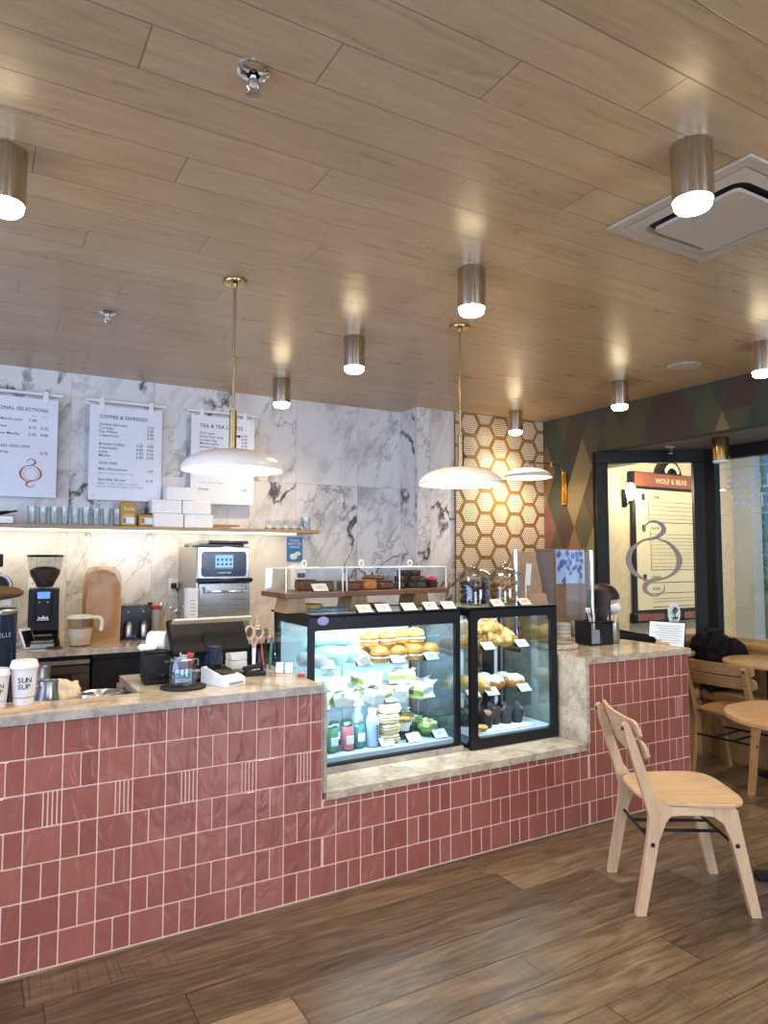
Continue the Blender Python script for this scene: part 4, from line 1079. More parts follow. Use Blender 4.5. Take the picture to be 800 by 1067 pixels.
for s in (-1,1):
    ring = [(s*.024+.022*math.cos(R(a)), 0, .185+.032*math.sin(R(a))) for a in range(0,361,20)]
    MB().tube(ring,.006,8,caps=False).tube([(s*.018,0,.152),(0,0,.11)],.007,8).build('handle', plain('beige_handle','c9a58f',.45) if s<0 else bpy.data.materials['beige_handle'], sc_)
MB().prism([(-.008,.0),(.006,.0),(.01,.12),(-.01,.12)],-.003,.003,plane_T((0,0,0),(1,0,0),(0,0,1))).build('blade', M['steel'], sc_)
st = tag(MB().bx(1.10,1.205,3.205,3.255,CZ,CZ+.022,.005).box((1.145,3.23,CZ+.04),(.10,.03,.02),.006,Euler((0,R(-8),0))).cyl((1.19,3.23,CZ+.022),(1.19,3.23,CZ+.034),.008,n=10).build('stapler', M['blackplastic']), 'small black stapler in front of the pens', 'stapler')
for k,(z,lab) in enumerate(((0,'bottom'),(.043,'middle'),(.086,'top'))):
    b_ = MB().bx(1.105,1.19,3.44,3.53,CZ+z,CZ+z+.042,.004).lathe([(.008,0),(.012,0),(.012,.002),(.008,.002)],16,T=plane_T((1.148,3.44,CZ+z+.021),(1,0,0),(0,0,1)))
    tag(b_.build('label_box', M['paper']), 'small white box at the %s of the stack behind the till' % lab, 'box', 'white boxes behind the till')
for k,(x,y,lab) in enumerate(((1.285,3.24,'left white price card leaning by the large case'),(1.318,3.20,'right white price card leaning by the large case'))):
    tag(MB().box((x,y,CZ+.026),(.034,.002,.05),0,Euler((R(-14),0,R(-20)))).box((x+.003,y+.012,CZ+.012),(.03,.03,.022),.001).build('price_card', M['paper']), lab, 'card', 'leaning price cards')
tube_ = tag(MB().cyl((1.318,3.09,CZ+.009),(1.352-.012,3.065,CZ+.009),.008,n=12).build('lip_balm', M['red']), 'tiny red tube lying at the corner of the left counter top', 'tube')

# ================================================================== PASTRY CASES
def plate(mb, x0, x1, z0, z1, ix0, ix1, iz0, iz1, r, T, th):
    """upright plate with a rounded opening"""
    inner = rrect(ix1-ix0, iz1-iz0, r, (ix0+ix1)/2, (iz0+iz1)/2, 6)
    cx, cz = (ix0+ix1)/2, (iz0+iz1)/2; outer = []
    nn = len(inner)//4
    cor = [(x1,z1),(x0,z1),(x0,z0),(x1,z0)]
    for q in range(4):
        for k in range(nn): outer.append(cor[q])
    n = len(inner); vs = []
    for t in (0, th):
        vs += [T @ Vector((p[0],p[1],t)) for p in inner] + [T @ Vector((p[0],p[1],t)) for p in outer]
    fs = []
    for i in range(n):
        j = (i+1) % n
        if outer[i] == outer[j]: fs += [(i,j,n+i), (2*n+i,3*n+i,2*n+j)]
        else: fs += [(i,j,n+j,n+i), (2*n+i,3*n+i,3*n+j,2*n+j), (n+i,n+j,3*n+j,3*n+i)]
        fs.append((i,2*n+i,2*n+j,j))
    mb.add(vs, fs)
def case(name, label, x0, x1, y0, y1, z0, z1, head, post, foot, shelves, deck, side_round, back_clear):
    c = thing(name, label, 'display case', (x0, y0, z0)); W, Dp, Hh = x1-x0, y1-y0, z1-z0
    f = MB()
    plate(f, 0, W, 0, Hh, post, W-post, foot, Hh-head, side_round, plane_T((0,.02,0),(1,0,0),(0,0,1)), .02)
    for sx, T in ((0, plane_T((.02,0,0),(0,1,0),(0,0,1))), (1, plane_T((W,0,0),(0,1,0),(0,0,1)))):
        m = MB(); plate(m, .02, Dp, 0, Hh, .05, Dp-.05, .02, Hh-head*.8, side_round, T, .02)
        f.v += [(v[0]-(.02 if True else 0), v[1], v[2]) for v in m.v] if False else m.v
        o = len(f.v)-len(m.v); f.f += [tuple(i+o for i in q) for q in m.f]; f.mi += m.mi
    f.bx(.02, W-.02, .02, Dp, 0, .012).bx(0, W, .0, .07, Hh-.012, Hh, .003).bx(0, W, Dp-.07, Dp, Hh-.012, Hh, .003).bx(0, .045, .07, Dp-.07, Hh-.012, Hh).bx(W-.045, W, .07, Dp-.07, Hh-.012, Hh)
    f.bx(.02, W-.02, Dp-.03, Dp, Hh-head*.8, Hh-.012)
    f.build('frame', M['black'], c, smooth=False)
    MB().bx(.045, W-.045, .07, Dp-.07, Hh-.008, Hh-.001).build('top_pane', M['topglass'], c)
    MB().bx(post*.7, W-post*.7, .006, .010, foot*.7, Hh-head*.9).build('front_pane', M['caseglass'], c)
    for x in (.008, W-.012): MB().bx(x, x+.004, .045, Dp-.04, .015, Hh-head*.7).build('side_pane', M['sideglass'], c)
    MB().bx(.022, W-.022, .022, Dp-.035, .0125, deck-z0).build('deck', M['casefloor'], c)
    for zs in shelves: MB().bx(.024, W-.024, .05, Dp-.06, zs-z0-.008, zs-z0).build('glass_shelf', M['caseglass'], c)
    bk_ = MB()
    for k in range(2):
        a, b = .022+k*(W-.044)/2, .022+(k+1)*(W-.044)/2
        bk_.bx(a, a+.02, Dp-.03+.01*k, Dp-.021+.01*k, .0405, Hh-head*.8).bx(b-.02, b, Dp-.03+.01*k, Dp-.021+.01*k, .0405, Hh-head*.8)
    bk_.build('door_frame', M['white'], c)
    MB().bx(.03, W-.03, Dp-.018, Dp-.014, .0405, Hh-head*.8).build('back_pane', M['caseglass'] if back_clear else plain('pale_back_panel','dbe6ec',.35,var=.03), c)
    for zs in [z1-head*.55]+list(shelves):
        zz = zs-z0-.0125
        if zs > z1-.1: tag(MB().bx(.06, W-.06, .032, .044, zz+.004, zz+.016).build('light_bar', M['ledcool'], c), 'glowing cool light bar')
        l = bpy.data.lights.new('case_light_and_fill', 'AREA'); l.shape = 'RECTANGLE'; l.size = W-.14; l.size_y = .03; l.energy = LE['case']*(W/.877)**1.6; l.color = (.74,.92,1.0)  # top one belongs to the bar; those under shelves are added fill
        lo = bpy.data.objects.new('case_light_and_fill', l); col.objects.link(lo); lo.location = (x0+W/2, y0+.075, zs-.02); lo.rotation_euler = (R(25),0,0)
    case_fill(x0+W/2, y0+.30, z1-.03, W-.2)
    return c
def case_fill(x,y,z,w):  # unseen fill light, added to brighten the back of the case
    l=bpy.data.lights.new('case_light_and_fill','AREA'); l.shape='RECTANGLE'; l.size=w; l.size_y=.05; l.energy=4.0*(w/.677)**1.6; l.color=(.74,.92,1.0)
    o=bpy.data.objects.new('case_light_and_fill',l); col.objects.link(o); o.location=(x,y,z); o.rotation_euler=(R(-14),0,0)
LE = dict(case=3.0)
pl = MB().bx(1.36, 2.262, 3.075, 3.10, .4405, .469).bx(1.36, 2.262, 3.10, 3.58, .4405, .4685).build('stone_plinth', M['stone_grey'], smooth=False)
tag(pl, 'thin stone plinth raising the large pastry case', 'plinth')
C1X, C1Y = 1.368, 3.082
case('pastry_case', 'wide black framed pastry case lit cool white, full of sandwiches', 1.368, 2.245, 3.08, 3.585, .470, 1.187, .072, .028, .012, (.918,.722), .505, .014, False)
case('pastry_case', 'small black framed pastry case with rounded window, holding croissants and muffins', 2.296, 2.918, 3.05, 3.585, .4405, 1.190, .055, .048, .055, (.952,.700), .505, .03, True)

_tags = []
tagm = None
def price_tag(x, y, z, label, group, w=.082, h=.056, rz=0):
    global tagm
    if tagm is None:
        tagm = thing('price_tag', label, 'price tag', (x,y,z), rz, group)
        MB().box((0,.012,.0215),(w,.0016,h),0,Euler((R(-50),0,0))).build('card', M['tagcard'], tagm)
        MB().prism([(-.008,0),(.036,0),(.034,.036)],-.034,.034,plane_T((0,0,0),(0,1,0),(0,0,1))).build('holder', M['blackplastic'], tagm)
        x_ = MB()
        for k,wd in enumerate((.03,.038)):
            x_.box((0,.0113-.006*k+.004,.0226-.006*k+.004),(wd,.0016,.003),0,Euler((R(-50),0,0)))
        x_.build('print', M['lightink'], tagm)
        return tagm
    return dup(tagm, label, (x,y,z), rz, group)
g1 = 'price tags in the cases'
for i,x in enumerate((1.50,1.705,1.905,2.115)): price_tag(x,3.145,.9185,'white price tag on the top shelf of the large case, %s from the left'%ORD[i],g1)
for i,x in enumerate((1.47,1.66,1.865,2.085)): price_tag(x,3.145,.7225,'white price tag on the middle shelf of the large case, %s from the left'%ORD[i],g1)
for i,x in enumerate((1.835,2.0,2.165)): price_tag(x,3.14,.5055,'white price tag on the floor of the large case, %s from the left'%ORD[i],g1)
for i,x in enumerate((2.475,2.72)): price_tag(x,3.115,.9525,'white price tag on the top shelf of the small case, %s one'%('left','right')[i],g1)
for i,x in enumerate((2.37,2.50,2.735)): price_tag(x,3.115,.7005,'white price tag on the lower shelf of the small case, %s from the left'%ORD[i],g1)
for i,x in enumerate((1.69,1.80,1.955,2.09,2.205)): price_tag(x,3.115,1.1875,'pale price tag on top of the large case, %s from the left'%ORD[i],g1)
for i,x in enumerate((2.53,2.73)): price_tag(x,3.10,1.1905,'pale price tag on top of the small case, %s one'%('left','right')[i],g1)
dc = MB().lathe([(0,0),(.03,0),(.03,.0015),(0,.0015)],24,T=plane_T((1.44,3.078,1.162),(1,0,0),(0,0,1)) @ Matrix.Scale(.7,4,(0,1,0))); 
o_=dc.build('sticker', M['purple']); cs_=[o for o in col.objects if o.name=='pastry_case'][0]; o_.parent=cs_; o_.matrix_parent_inverse=Matrix.Translation((-1.368,-3.08,-.470))

# ---- food in the large case
wr0 = None
def wrap(loc, rz, label, tilt=0, s=1.0, mat='mint'):
    t = thing('paper_wrap', label, 'wrapped sandwich', loc, rz, 'paper wrapped rolls')
    r = .042*s; L = .095*s
    def wob(a,z): return 1+.05*math.sin(3*a+z*40)+.05*mnoise.noise(Vector((3*math.cos(a),3*math.sin(a),z*60)))
    T = Matrix.Translation((0,0,r)) @ Matrix.Rotation(R(90+tilt),4,'Y')
    MB().lathe([(0,-L),(r*.8,-L),(r,-L+.012)]+[(r*(1+.02*math.sin(k*2.2)),-L+.012+(2*L-.022)*k/9) for k in range(1,9)]+[(r,L-.01),(r*.9,L),(r*.55,L+.006),(0,L+.002)],26,T=T,wob=wob).build('wrap_paper', M[mat], t)
    MB().lathe([(0,-L-.006),(r*.7,-L-.005),(r*.76,-L+.001),(0,-L+.002)],16,T=T).build('cut_end', M['filling'], t)
    return t
wrap((1.56,3.30,.919),R(-65),'large mint paper roll lying at the left of the top shelf',0,1.15)
wrap((1.655,3.33,.919),R(-60),'second mint paper roll lying on the top shelf',0,1.1)
wrap((1.60,3.31,1.012),R(-15),'mint paper roll lying across the two below it on the top shelf',0,1.1)
wrap((1.73,3.21,.919),R(70),'cut roll showing its filled end by the buns on the top shelf',0,.75,'wax')
wrap((1.45,3.23,.919),R(-70),'white paper roll against the left side of the top shelf',0,.85,'wax')
bn0 = None
def bun(loc, rz, label):
    global bn0
    if bn0 is None:
        bn0 = thing('filled_bun', label, 'sandwich', loc, rz, 'filled buns on the top shelf')
        nz = lambda p,u,v: p*(1+.04*mnoise.noise(p*30))
        MB().lathe([(0,0),(.044,.0),(.05,.008),(.049,.02),(0,.022)],22).build('bun_base', M['bun'], bn0)
        MB().lathe([(0,.022),(.05,.022),(.053,.027),(.049,.033),(0,.034)],26,wob=lambda a,z:1+.06*math.sin(5*a)+.04*math.sin(8*a)).build('filling', M['filling'], bn0)
        MB().lathe([(0,.034),(.048,.034),(.053,.043),(.051,.055),(.04,.072),(.02,.081),(0,.083)],24).build('bun_top', M['bun'], bn0)
        return bn0
    return dup(bn0, label, loc, rz)
bz = .919
for i,(x,y) in enumerate(((1.835,3.22),(1.94,3.22),(2.045,3.22),(2.15,3.225))): bun((x,y,bz),i*1.1,'golden filled bun in the lower front row on the top shelf, %s from the left'%ORD[i])
for i,(x,y) in enumerate(((1.80,3.33),(1.905,3.33),(2.01,3.335),(2.12,3.335))): bun((x,y,bz),i*.7+.4,'golden filled bun in the lower rear row on the top shelf, %s from the left'%ORD[i])
for i,(x,y) in enumerate(((1.79,3.26),(1.895,3.25),(1.995,3.28),(2.075,3.255))): bun((x,y,bz+.0835),i*.9+.2,'golden filled bun in the upper row of the pile, %s from the left'%ORD[i])
# middle shelf: sandwiches half in paper
sw0 = None
def sandwich(loc, rz, label, tilt=0.0):
    global sw0
    if sw0 is None:
        sw0 = thing('wrapped_sandwich', label, 'sandwich', loc, rz, 'paper wrapped sandwiches')
        tri = [(-.07,-.05),(.07,-.05),(.0,.075)]
        MB().prism(tri,.0,.018).prism(tri,.042,.060).build('bread', M['bread'], sw0)
        MB().prism([(x*1.06,y*1.06) for x,y in tri],.0182,.0418).build('filling', M['lettuce'], sw0)
        w_ = MB()
        def crumple(p,u,v):
            n=mnoise.noise(p*26)+.7*mnoise.noise(p*60+Vector((2,1,0))); return p*(1+.22*n)
        w_.ell((-.03,-.018,.033),(.062,.05,.036),34,20,fn=crumple,pw=.6)
        for q in range(5):
            a=q*1.3+.4; c0=Vector((-.02+.05*math.cos(a),-.015+.04*math.sin(a),.03)); c1=c0+Vector((.055*math.cos(a),.045*math.sin(a),.03+.012*(q%3))); c2=c0+Vector((.03*math.cos(a+.9),.03*math.sin(a+.9),.045))
            w_.add([c0,c1,c2],[(0,1,2)])
        w_.add([(.02,-.05,.06),(.10,-.03,.085),(.075,.03,.06),(.015,.03,.07)],[(0,1,2,3)]).build('paper', M['wax'], sw0)
        return sw0
    return dup(sw0, label, loc, rz)
spots = [(1.47,3.21),(1.60,3.21),(1.735,3.20),(1.885,3.21),(2.05,3.20)]
for i,(x,y) in enumerate(spots): sandwich((x,y,.7225),R(25+i*37),'paper wrapped sandwich in the front row of the middle shelf, %s from the left'%ORD[i])
for i,(x,y) in enumerate(((1.50,3.34),(1.65,3.34),(1.81,3.35),(1.97,3.34),(2.12,3.33))): sandwich((x,y,.7225),R(160+i*53),'paper wrapped sandwich in the rear row of the middle shelf, %s from the left'%ORD[i])
for i,(x,y) in enumerate(((1.57,3.27),(1.77,3.28),(2.0,3.27))): sandwich((x,y,.7225+.072),R(80+i*70),'paper wrapped sandwich resting on top of the middle shelf pile, %s from the left'%ORD[i])
for i,x in enumerate((1.72,1.93)): wrap((x,3.47,.7225),R(4),'white paper roll at the back of the middle shelf, %s one'%('left','right')[i],0,.95,'wax' if i==0 else 'mint')
# floor of the case: cans, bottles, tubs
FZ = .5055
def can(loc, label, mat):
    t = thing('drink_can', label, 'can', loc, 0, 'drink cans')
    MB().lathe([(0,.0),(.022,0),(.031,.008),(.031,.108),(.025,.118),(0,.118)],22).build('can_body', M[mat], t)
    MB().lathe([(.024,.1175),(.027,.1185),(.027,.1215),(.024,.1215),(.022,.119),(0,.119)],22).build('can_top', M['steel'], t)
    MB().bx(-.02,.02,-.0325,-.029,.035,.075,.001).build('can_label', M['paper'], t)
for x,y,m,lab in ((1.475,3.20,'teal','teal drink can nearest the case corner'),(1.545,3.19,'green','green drink can in the front row'),(1.628,3.185,'pink','pink drink can in the front row'),(1.70,3.20,'teal','teal drink can right of the pink one'),(1.515,3.28,'paleblue','pale blue drink can behind the green one'),(1.60,3.28,'teal','teal drink can behind the pink one'),(1.675,3.29,'green','green drink can at the back')): can((x,y,FZ),lab,m)
def bottle(loc, label, mat):
    t = thing('drink_bottle', label, 'bottle', loc, 0, 'drink bottles')
    MB().lathe([(0,0),(.03,0),(.034,.004),(.034,.115),(.03,.14),(.019,.155),(.019,.165),(0,.165)],24).build('bottle_body', M[mat], t)
    MB().lathe([(0,.165),(.021,.165),(.021,.187),(0,.188)],20).build('bottle_cap', M['white'], t)
    x = MB()
    for k in range(6): x.bx(.008,.016,-.0352,-.031,.03+.014*k,.038+.014*k)
    x.build('bottle_print', M['navy'], t)
bottle((1.772,3.19,FZ),'pale blue bottle in front, beside the stacked sandwiches','paleblue')
bottle((1.745,3.30,FZ),'pale blue bottle standing behind the first one','paleblue')
st0 = None
for i in range(4):
    lab = 'pale flat sandwich in the stack on the case floor, %s from the bottom'%ORD[i]; loc=(1.872+.004*(i%2),3.205,FZ+.0505*i)
    if st0 is None:
        st0 = thing('flat_sandwich', lab, 'sandwich', loc, 0, 'stacked flat sandwiches')
        MB().box((0,0,.012),(.105,.09,.024),.011).box((0,0,.038),(.105,.09,.024),.011).build('bread', M['bread'], st0)
        MB().box((0,0,.025),(.108,.092,.010),.003).build('filling', M['sugar'], st0)
    else: dup(st0, lab, loc, R((-4,5,-7,3)[i]))
pf0 = None
for i,(x,y,z) in enumerate(((1.985,3.235,FZ),(2.06,3.33,FZ),(1.955,3.34,FZ))):
    lab = 'clear parfait cup with dark berries, %s'%('front one beside the stack','rear one at right','rear one at left')[i]
    if pf0 is None:
        pf0 = thing('parfait_cup', lab, 'cup', (x,y,z), 0, 'parfait cups')
        MB().lathe([(0,0),(.034,0),(.046,.13),(.044,.13),(.033,.003),(0,.003)],24).build('clear_cup', M['jarglass'], pf0)
        MB().lathe([(0,.004),(.032,.004),(.035,.045),(0,.046)],22).build('berry_layer', M['berry'], pf0)
        MB().lathe([(0,.046),(.0355,.046),(.040,.088),(0,.09)],22).build('yogurt_layer', M['yogurt'], pf0)
        MB().lathe([(0,.09),(.040,.09),(.042,.108),(0,.118)],22,wob=lambda a,z:1+.04*math.sin(7*a)).build('granola', M['cookie'], pf0)
        MB().lathe([(.047,.129),(.048,.134),(.04,.15),(0,.16)],24).build('dome_lid', M['jarglass'], pf0)
    else: dup(pf0, lab, (x,y,z))
sl0 = None
for i,(x,y,z,sc) in enumerate(((2.135,3.225,FZ,1),(2.14,3.37,FZ,.95))):
    lab = ('clear bowl of green salad at the front right of the case floor','clear bowl of green salad behind the front one')[i]
    if sl0 is None:
        sl0 = thing('salad_bowl', lab, 'salad bowl', (x,y,z), 0, 'salad bowls')
        MB().lathe([(0,0),(.045,0),(.07,.06),(.072,.062),(.069,.062),(.044,.003),(0,.003)],28).build('bowl', M['jarglass'], sl0)
        def leafy(p,u,v): return p*(1+.3*mnoise.noise(p*70))
        MB().ell((0,0,.045),(.055,.055,.04),26,14,fn=leafy).build('salad', M['lettuce'], sl0)
        MB().ell((.02,-.03,.07),(.018,.018,.012),10,8).ell((-.025,-.02,.072),(.018,.015,.012),10,8).ell((.0,.02,.078),(.018,.015,.012),10,8).build('egg', M['filling'], sl0)
        MB().lathe([(.073,.062),(.074,.066),(.062,.095),(0,.105)],28).build('bowl_lid', M['jarglass'], sl0)
    else: dup(sl0, lab, (x,y,z), None, None, sc)
# ---- food in the small case
def croissant(loc, rz, label, s=1.0, tilt=0):
    t = thing('croissant', label, 'croissant', loc, rz, 'croissants')
    pts, rs = [], []
    for k in range(41):
        u = k/40; a = R(-62+124*u); pts.append((.085*math.sin(a)*s, (.085*math.cos(a)-.07)*s, .034*s*(.55+.45*math.sin(PI*u))+.003))
        rs.append(s*(.008+.030*math.sin(PI*u)**.8)*(1+.30*abs(math.sin(PI*u*4.5))-.15))
    MB().tube(pts, rs, 16).build('crust', M['croissant'], t, ang=70)
    return t
for x,y,z,rz,s,lab in ((2.40,3.24,.953,10,1.05,'lower croissant at the left of the upper shelf'),(2.405,3.25,1.018,-14,1.15,'croissant stacked on top at the left of the upper shelf'),
    (2.55,3.23,.953,-30,1.1,'lower croissant in the middle of the upper shelf'),(2.59,3.26,1.02,20,1.25,'large croissant stacked on top in the middle of the upper shelf'),
    (2.70,3.22,.953,38,1.2,'front croissant at the right of the upper shelf'),(2.69,3.33,.953,-10,1.2,'rear croissant at the right of the upper shelf'),(2.80,3.36,.953,60,1.15,'croissant by the right pane of the upper shelf'),
    (2.42,3.22,.701,-35,1.35,'large croissant at the left of the lower shelf'),(2.40,3.35,.701,15,1.2,'croissant behind the large one on the lower shelf')):
    croissant((x,y,z),R(rz),lab,s)
for i,(x,y,s) in enumerate(((2.575,3.21,1.15),(2.60,3.33,1.1),(2.735,3.21,1.1),(2.75,3.34,1.0))):
    t = thing('sugared_pastry', 'pale sugared pastry on the lower shelf, %s'%('front left','rear left','front right','rear right')[i], 'pastry', (x,y,.701), i*.8, 'sugared pastries')
    def lump(p,u,v): return p*(1+.2*mnoise.noise(p*38+Vector((i,0,0))))
    MB().ell((0,0,.038*s),(.062*s,.05*s,.036*s),24,14,fn=lump).build('pastry_body', M['caramel'], t)
    MB().ell((0,0,.050*s),(.058*s,.047*s,.03*s),24,12,fn=lump).build('sugar_coat', M['sugar'], t)
mf0 = {}
for i,(x,y,mt,lab) in enumerate(((2.42,3.28,'tulip','dark wrapped muffin at the back left of the case floor'),(2.505,3.185,'tulip','dark wrapped muffin at the front with its top showing'),(2.525,3.30,'tulip','dark wrapped muffin behind the front one'),
    (2.60,3.235,'tulip','dark wrapped muffin in the middle of the row'),(2.67,3.215,'tulip_blue','slate wrapped muffin, left of the pair at right'),(2.745,3.205,'tulip_blue','slate wrapped muffin, right of the pair at right'),(2.64,3.33,'tulip','dark wrapped muffin behind the slate pair'))):
    t = thing('muffin', lab, 'muffin', (x,y,.511), i*1.3, 'wrapped muffins')
    vs, fs = [], []; n = 32
    for r, z, am in ((.028,0,0),(.034,.04,.0),(.041,.062,.002),(.05,.082,.034)):
        for k in range(n):
            a = 2*PI*k/n; zz = z + am*(1.2*abs(math.sin(2*a+.3))**2 - .3); vs.append((r*math.cos(a),r*math.sin(a),zz))
    for q in range(3):
        for k in range(n): fs.append((q*n+k,q*n+(k+1)%n,(q+1)*n+(k+1)%n,(q+1)*n+k))
    fs.append(tuple(range(n-1,-1,-1)))
    MB().add(vs,fs).build('paper_cup', M[mt], t, recalc=False)
    MB().ell((0,0,.068),(.039,.039,.03),20,12,fn=lambda p,u,v:p*(1+.1*mnoise.noise(p*50))).build('muffin_top', M['muffin'], t)
tag(MB().bx(2.35,2.80,3.10,3.42,.5055,.5105,.002).build('baking_paper', plain('parchment','b9b7ac',.7)), 'sheet of white baking paper under the muffins', 'paper sheet')
for i,(x,y,z) in enumerate(((2.40,3.15,.511),(2.435,3.145,.525))):
    t = tag(MB().lathe([(0,0),(.036,0),(.04,.005),(.034,.012),(0,.014)],20,c=(x,y,z),wob=lambda a,z:1+.05*math.sin(5*a)).build('cookie', M['cookie']), ('flat cookie lying at the lower left of the small case','flat cookie leaning on the other at the lower left')[i], 'cookie', 'cookies on the case floor')

# ---- on top of the cases
TZ = 1.1875
brd = None
for i,(x0,x1,y0) in enumerate(((1.292,1.625,3.20),(1.642,1.985,3.235),(2.0,2.335,3.30))):
    t = thing('cake_riser', 'dark wooden riser board on tapered feet, %s of the three on the large case'%('left','middle','right')[i], 'riser', ((x0+x1)/2,y0+.16,TZ), 0, 'wooden risers')
    w=(x1-x0)/2
    MB().bx(-w,w,-.16,.17,.078,.105,.003).build('board', M['walnut'], t)
    fx = (-.07,-.05,.03)[i]
    MB().prism([(-.058,0),(.058,0),(.042,.0775),(-.042,.0775)],-.10,.06,Matrix.Translation((fx,-.02,0)) @ plane_T((0,0,0),(1,0,0),(0,0,1))).build('foot', M['oak_z'], t)
    cv = thing('acrylic_cover', 'clear acrylic cover with a small ring knob, over the %s riser'%('left','middle','right')[i], 'cover', ((x0+x1)/2,y0+.155,TZ+.1055), 0, 'acrylic covers')
    h=.118; q=w-.012; e=.0025
    a=MB()
    for s in (-1,1): a.bx(min(s*q,s*(q-.003)),max(s*q,s*(q-.003)),-.14,.14,0,h); a.bx(-q,q,min(s*.14,s*.137),max(s*.14,s*.137),0,h)
    a.bx(-q,q,-.14,.14,h,h+.003).build('sheet', M['acrylic'], cv)
    ed=MB()
    for sx in (-1,1):
        for sy in (-1,1): ed.bx(sx*q-e,sx*q+e,sy*.14-e,sy*.14+e,0,h+.003)
        ed.bx(sx*q-e,sx*q+e,-.14,.14,h,h+.005); ed.bx(-q,q,sx*.14-e,sx*.14+e,h,h+.005)
    ed.build('glued_edges', M['acrylic_edge'], cv)
    ring=[(.014*math.cos(R(k)),0,h+.022+.016*math.sin(R(k))) for k in range(0,361,20)]
    MB().tube(ring,.0035,8,caps=False).cyl((0,0,h+.003),(0,0,h+.01),.006,n=10).build('ring_knob', M['white'], cv)
RZ = TZ+.1056
price_tag(1.50,3.235,RZ,'white tag lying on the left riser in front of its cover',g1)
_tg = col.objects[-1]
def lumpy(o, c, r, mat, name, seed, amp=.25, f=30):
    MB().ell(c, r, 22, 14, fn=lambda p,u,v: p*(1+amp*mnoise.noise(p*f+Vector((seed,0,0))))).build(name, M[mat], o)
for i,(x,y,w,h,mt,lab) in enumerate(((1.555,3.33,.10,.045,'brownie','dark loaf slice at the right under the left cover'),(1.50,3.43,.09,.05,'brownie','dark loaf slice at the back under the left cover'),
    (1.72,3.36,.10,.04,'brownie','dark tray-bake slab at the left under the middle cover'),(1.82,3.35,.085,.045,'caramel','orange caramel slice under the middle cover'),(1.92,3.355,.10,.04,'brownie','dark tray-bake slab at the right under the middle cover'))):
    t = thing('cake_slice', lab, 'cake', (x,y,RZ), R(i*7-10), 'cake slices on the risers')
    MB().box((0,0,h/2),(w,.10,h),.008).build('cake_body', M[mt], t)
    MB().box((0,0,h+.0035),(w*.96,.096,.006),.002).build('topping', M['choc' if mt=='brownie' else 'caramel'], t)
k=0
for zz,row in ((0,((1.86,3.45),(1.93,3.45))),(.036,((1.895,3.45),(1.95,3.455)))):
    for (x,y) in row:
        t=thing('chocolate_cookie',('brown crinkle cookie in the pile behind the caramel slice, lower left','brown crinkle cookie in the pile behind the caramel slice, lower right','brown crinkle cookie in the pile behind the caramel slice, upper left','brown crinkle cookie in the pile behind the caramel slice, upper right')[k],'cookie',(x,y,RZ+zz),k,'crinkle cookies')
        lumpy(t,(0,0,.02),(.042,.04,.018),'brownie2','cookie_body',k) if 'brownie2' in M else lumpy(t,(0,0,.02),(.042,.04,.018),'brownie','cookie_body',k)
        k+=1
k=0
for zz,row in ((0,((2.06,3.40),(2.13,3.39),(2.20,3.40))),(.034,((2.075,3.40),(2.15,3.395),(2.20,3.41))),(.068,((2.09,3.40),(2.16,3.40)))):
    for j,(x,y) in enumerate(row):
        t=thing('brownie_square','dark chocolate brownie piled under the right cover, %s of the %s layer'%(('left','middle','right')[j] if len(row)==3 else ('left','right')[j],('bottom','second','top')[round(zz/.034)]),'brownie',(x,y,RZ+zz),R(k*33%50-25),'brownies in the pile')
        MB().box((0,0,.0165),(.062,.062,.033),.006).build('brownie_body', M['choc'], t)
        MB().box((0,0,.0315),(.056,.056,.004),.001).build('crackled_top', M['brownie'], t); k+=1
for i,(x,y) in enumerate(((2.265,3.36),(2.29,3.42),(2.255,3.44))):
    t=thing('berry_tart','small dark tart topped with red berries under the right cover, %s'%('front one','right one','rear one')[i],'tart',(x,y,RZ),i,'berry tarts')
    MB().lathe([(0,0),(.024,0),(.03,.035),(0,.036)],20,wob=lambda a,z:1+.03*math.sin(14*a)).build('tart_shell', M['choc'], t)
    b_=MB()
    for q in range(5): b_.ell((.014*math.cos(q*1.26),.014*math.sin(q*1.26),.046),(.011,.011,.011),10,8)
    b_.ell((0,0,.054),(.011,.011,.011),10,8).build('berries', M['redberry'], t)
t=thing('sponge_cake','flat yellow sponge cake on a blue grid mat under the left risers','cake',(1.53,3.46,TZ+.008))
MB().lathe([(0,0),(.075,0),(.078,.006),(.076,.022),(0,.024)],28).build('sponge', M['yellow'], t)
gm=MB()
for q in range(9): gm.bx(1.40+q*.04,1.405+q*.04,3.33,3.56,TZ,TZ+.006)
for q in range(6): gm.bx(1.395,1.73,3.33+q*.045,3.335+q*.045,TZ+.0005,TZ+.0065)
tag(gm.build('grid_mat', plain('pale_blue_mat','9cc7dd',.5)), 'pale blue cooling grid lying on top of the large case', 'cooling rack')
lumps=thing('food_scraps','small heap of dark pastries on the left end of the large case','pastry',(1.40,3.50,TZ))
lumpy(lumps,(0,0,.022),(.04,.035,.02),'sugar','pale_piece',3); lumpy(lumps,(.05,.02,.025),(.035,.035,.023),'brownie','dark_piece',5)
rb=tag(MB().bx(1.89,2.02,3.47,3.55,TZ,TZ+.02,.004).build('red_box', M['red']),'flat red packet under the middle riser','packet')
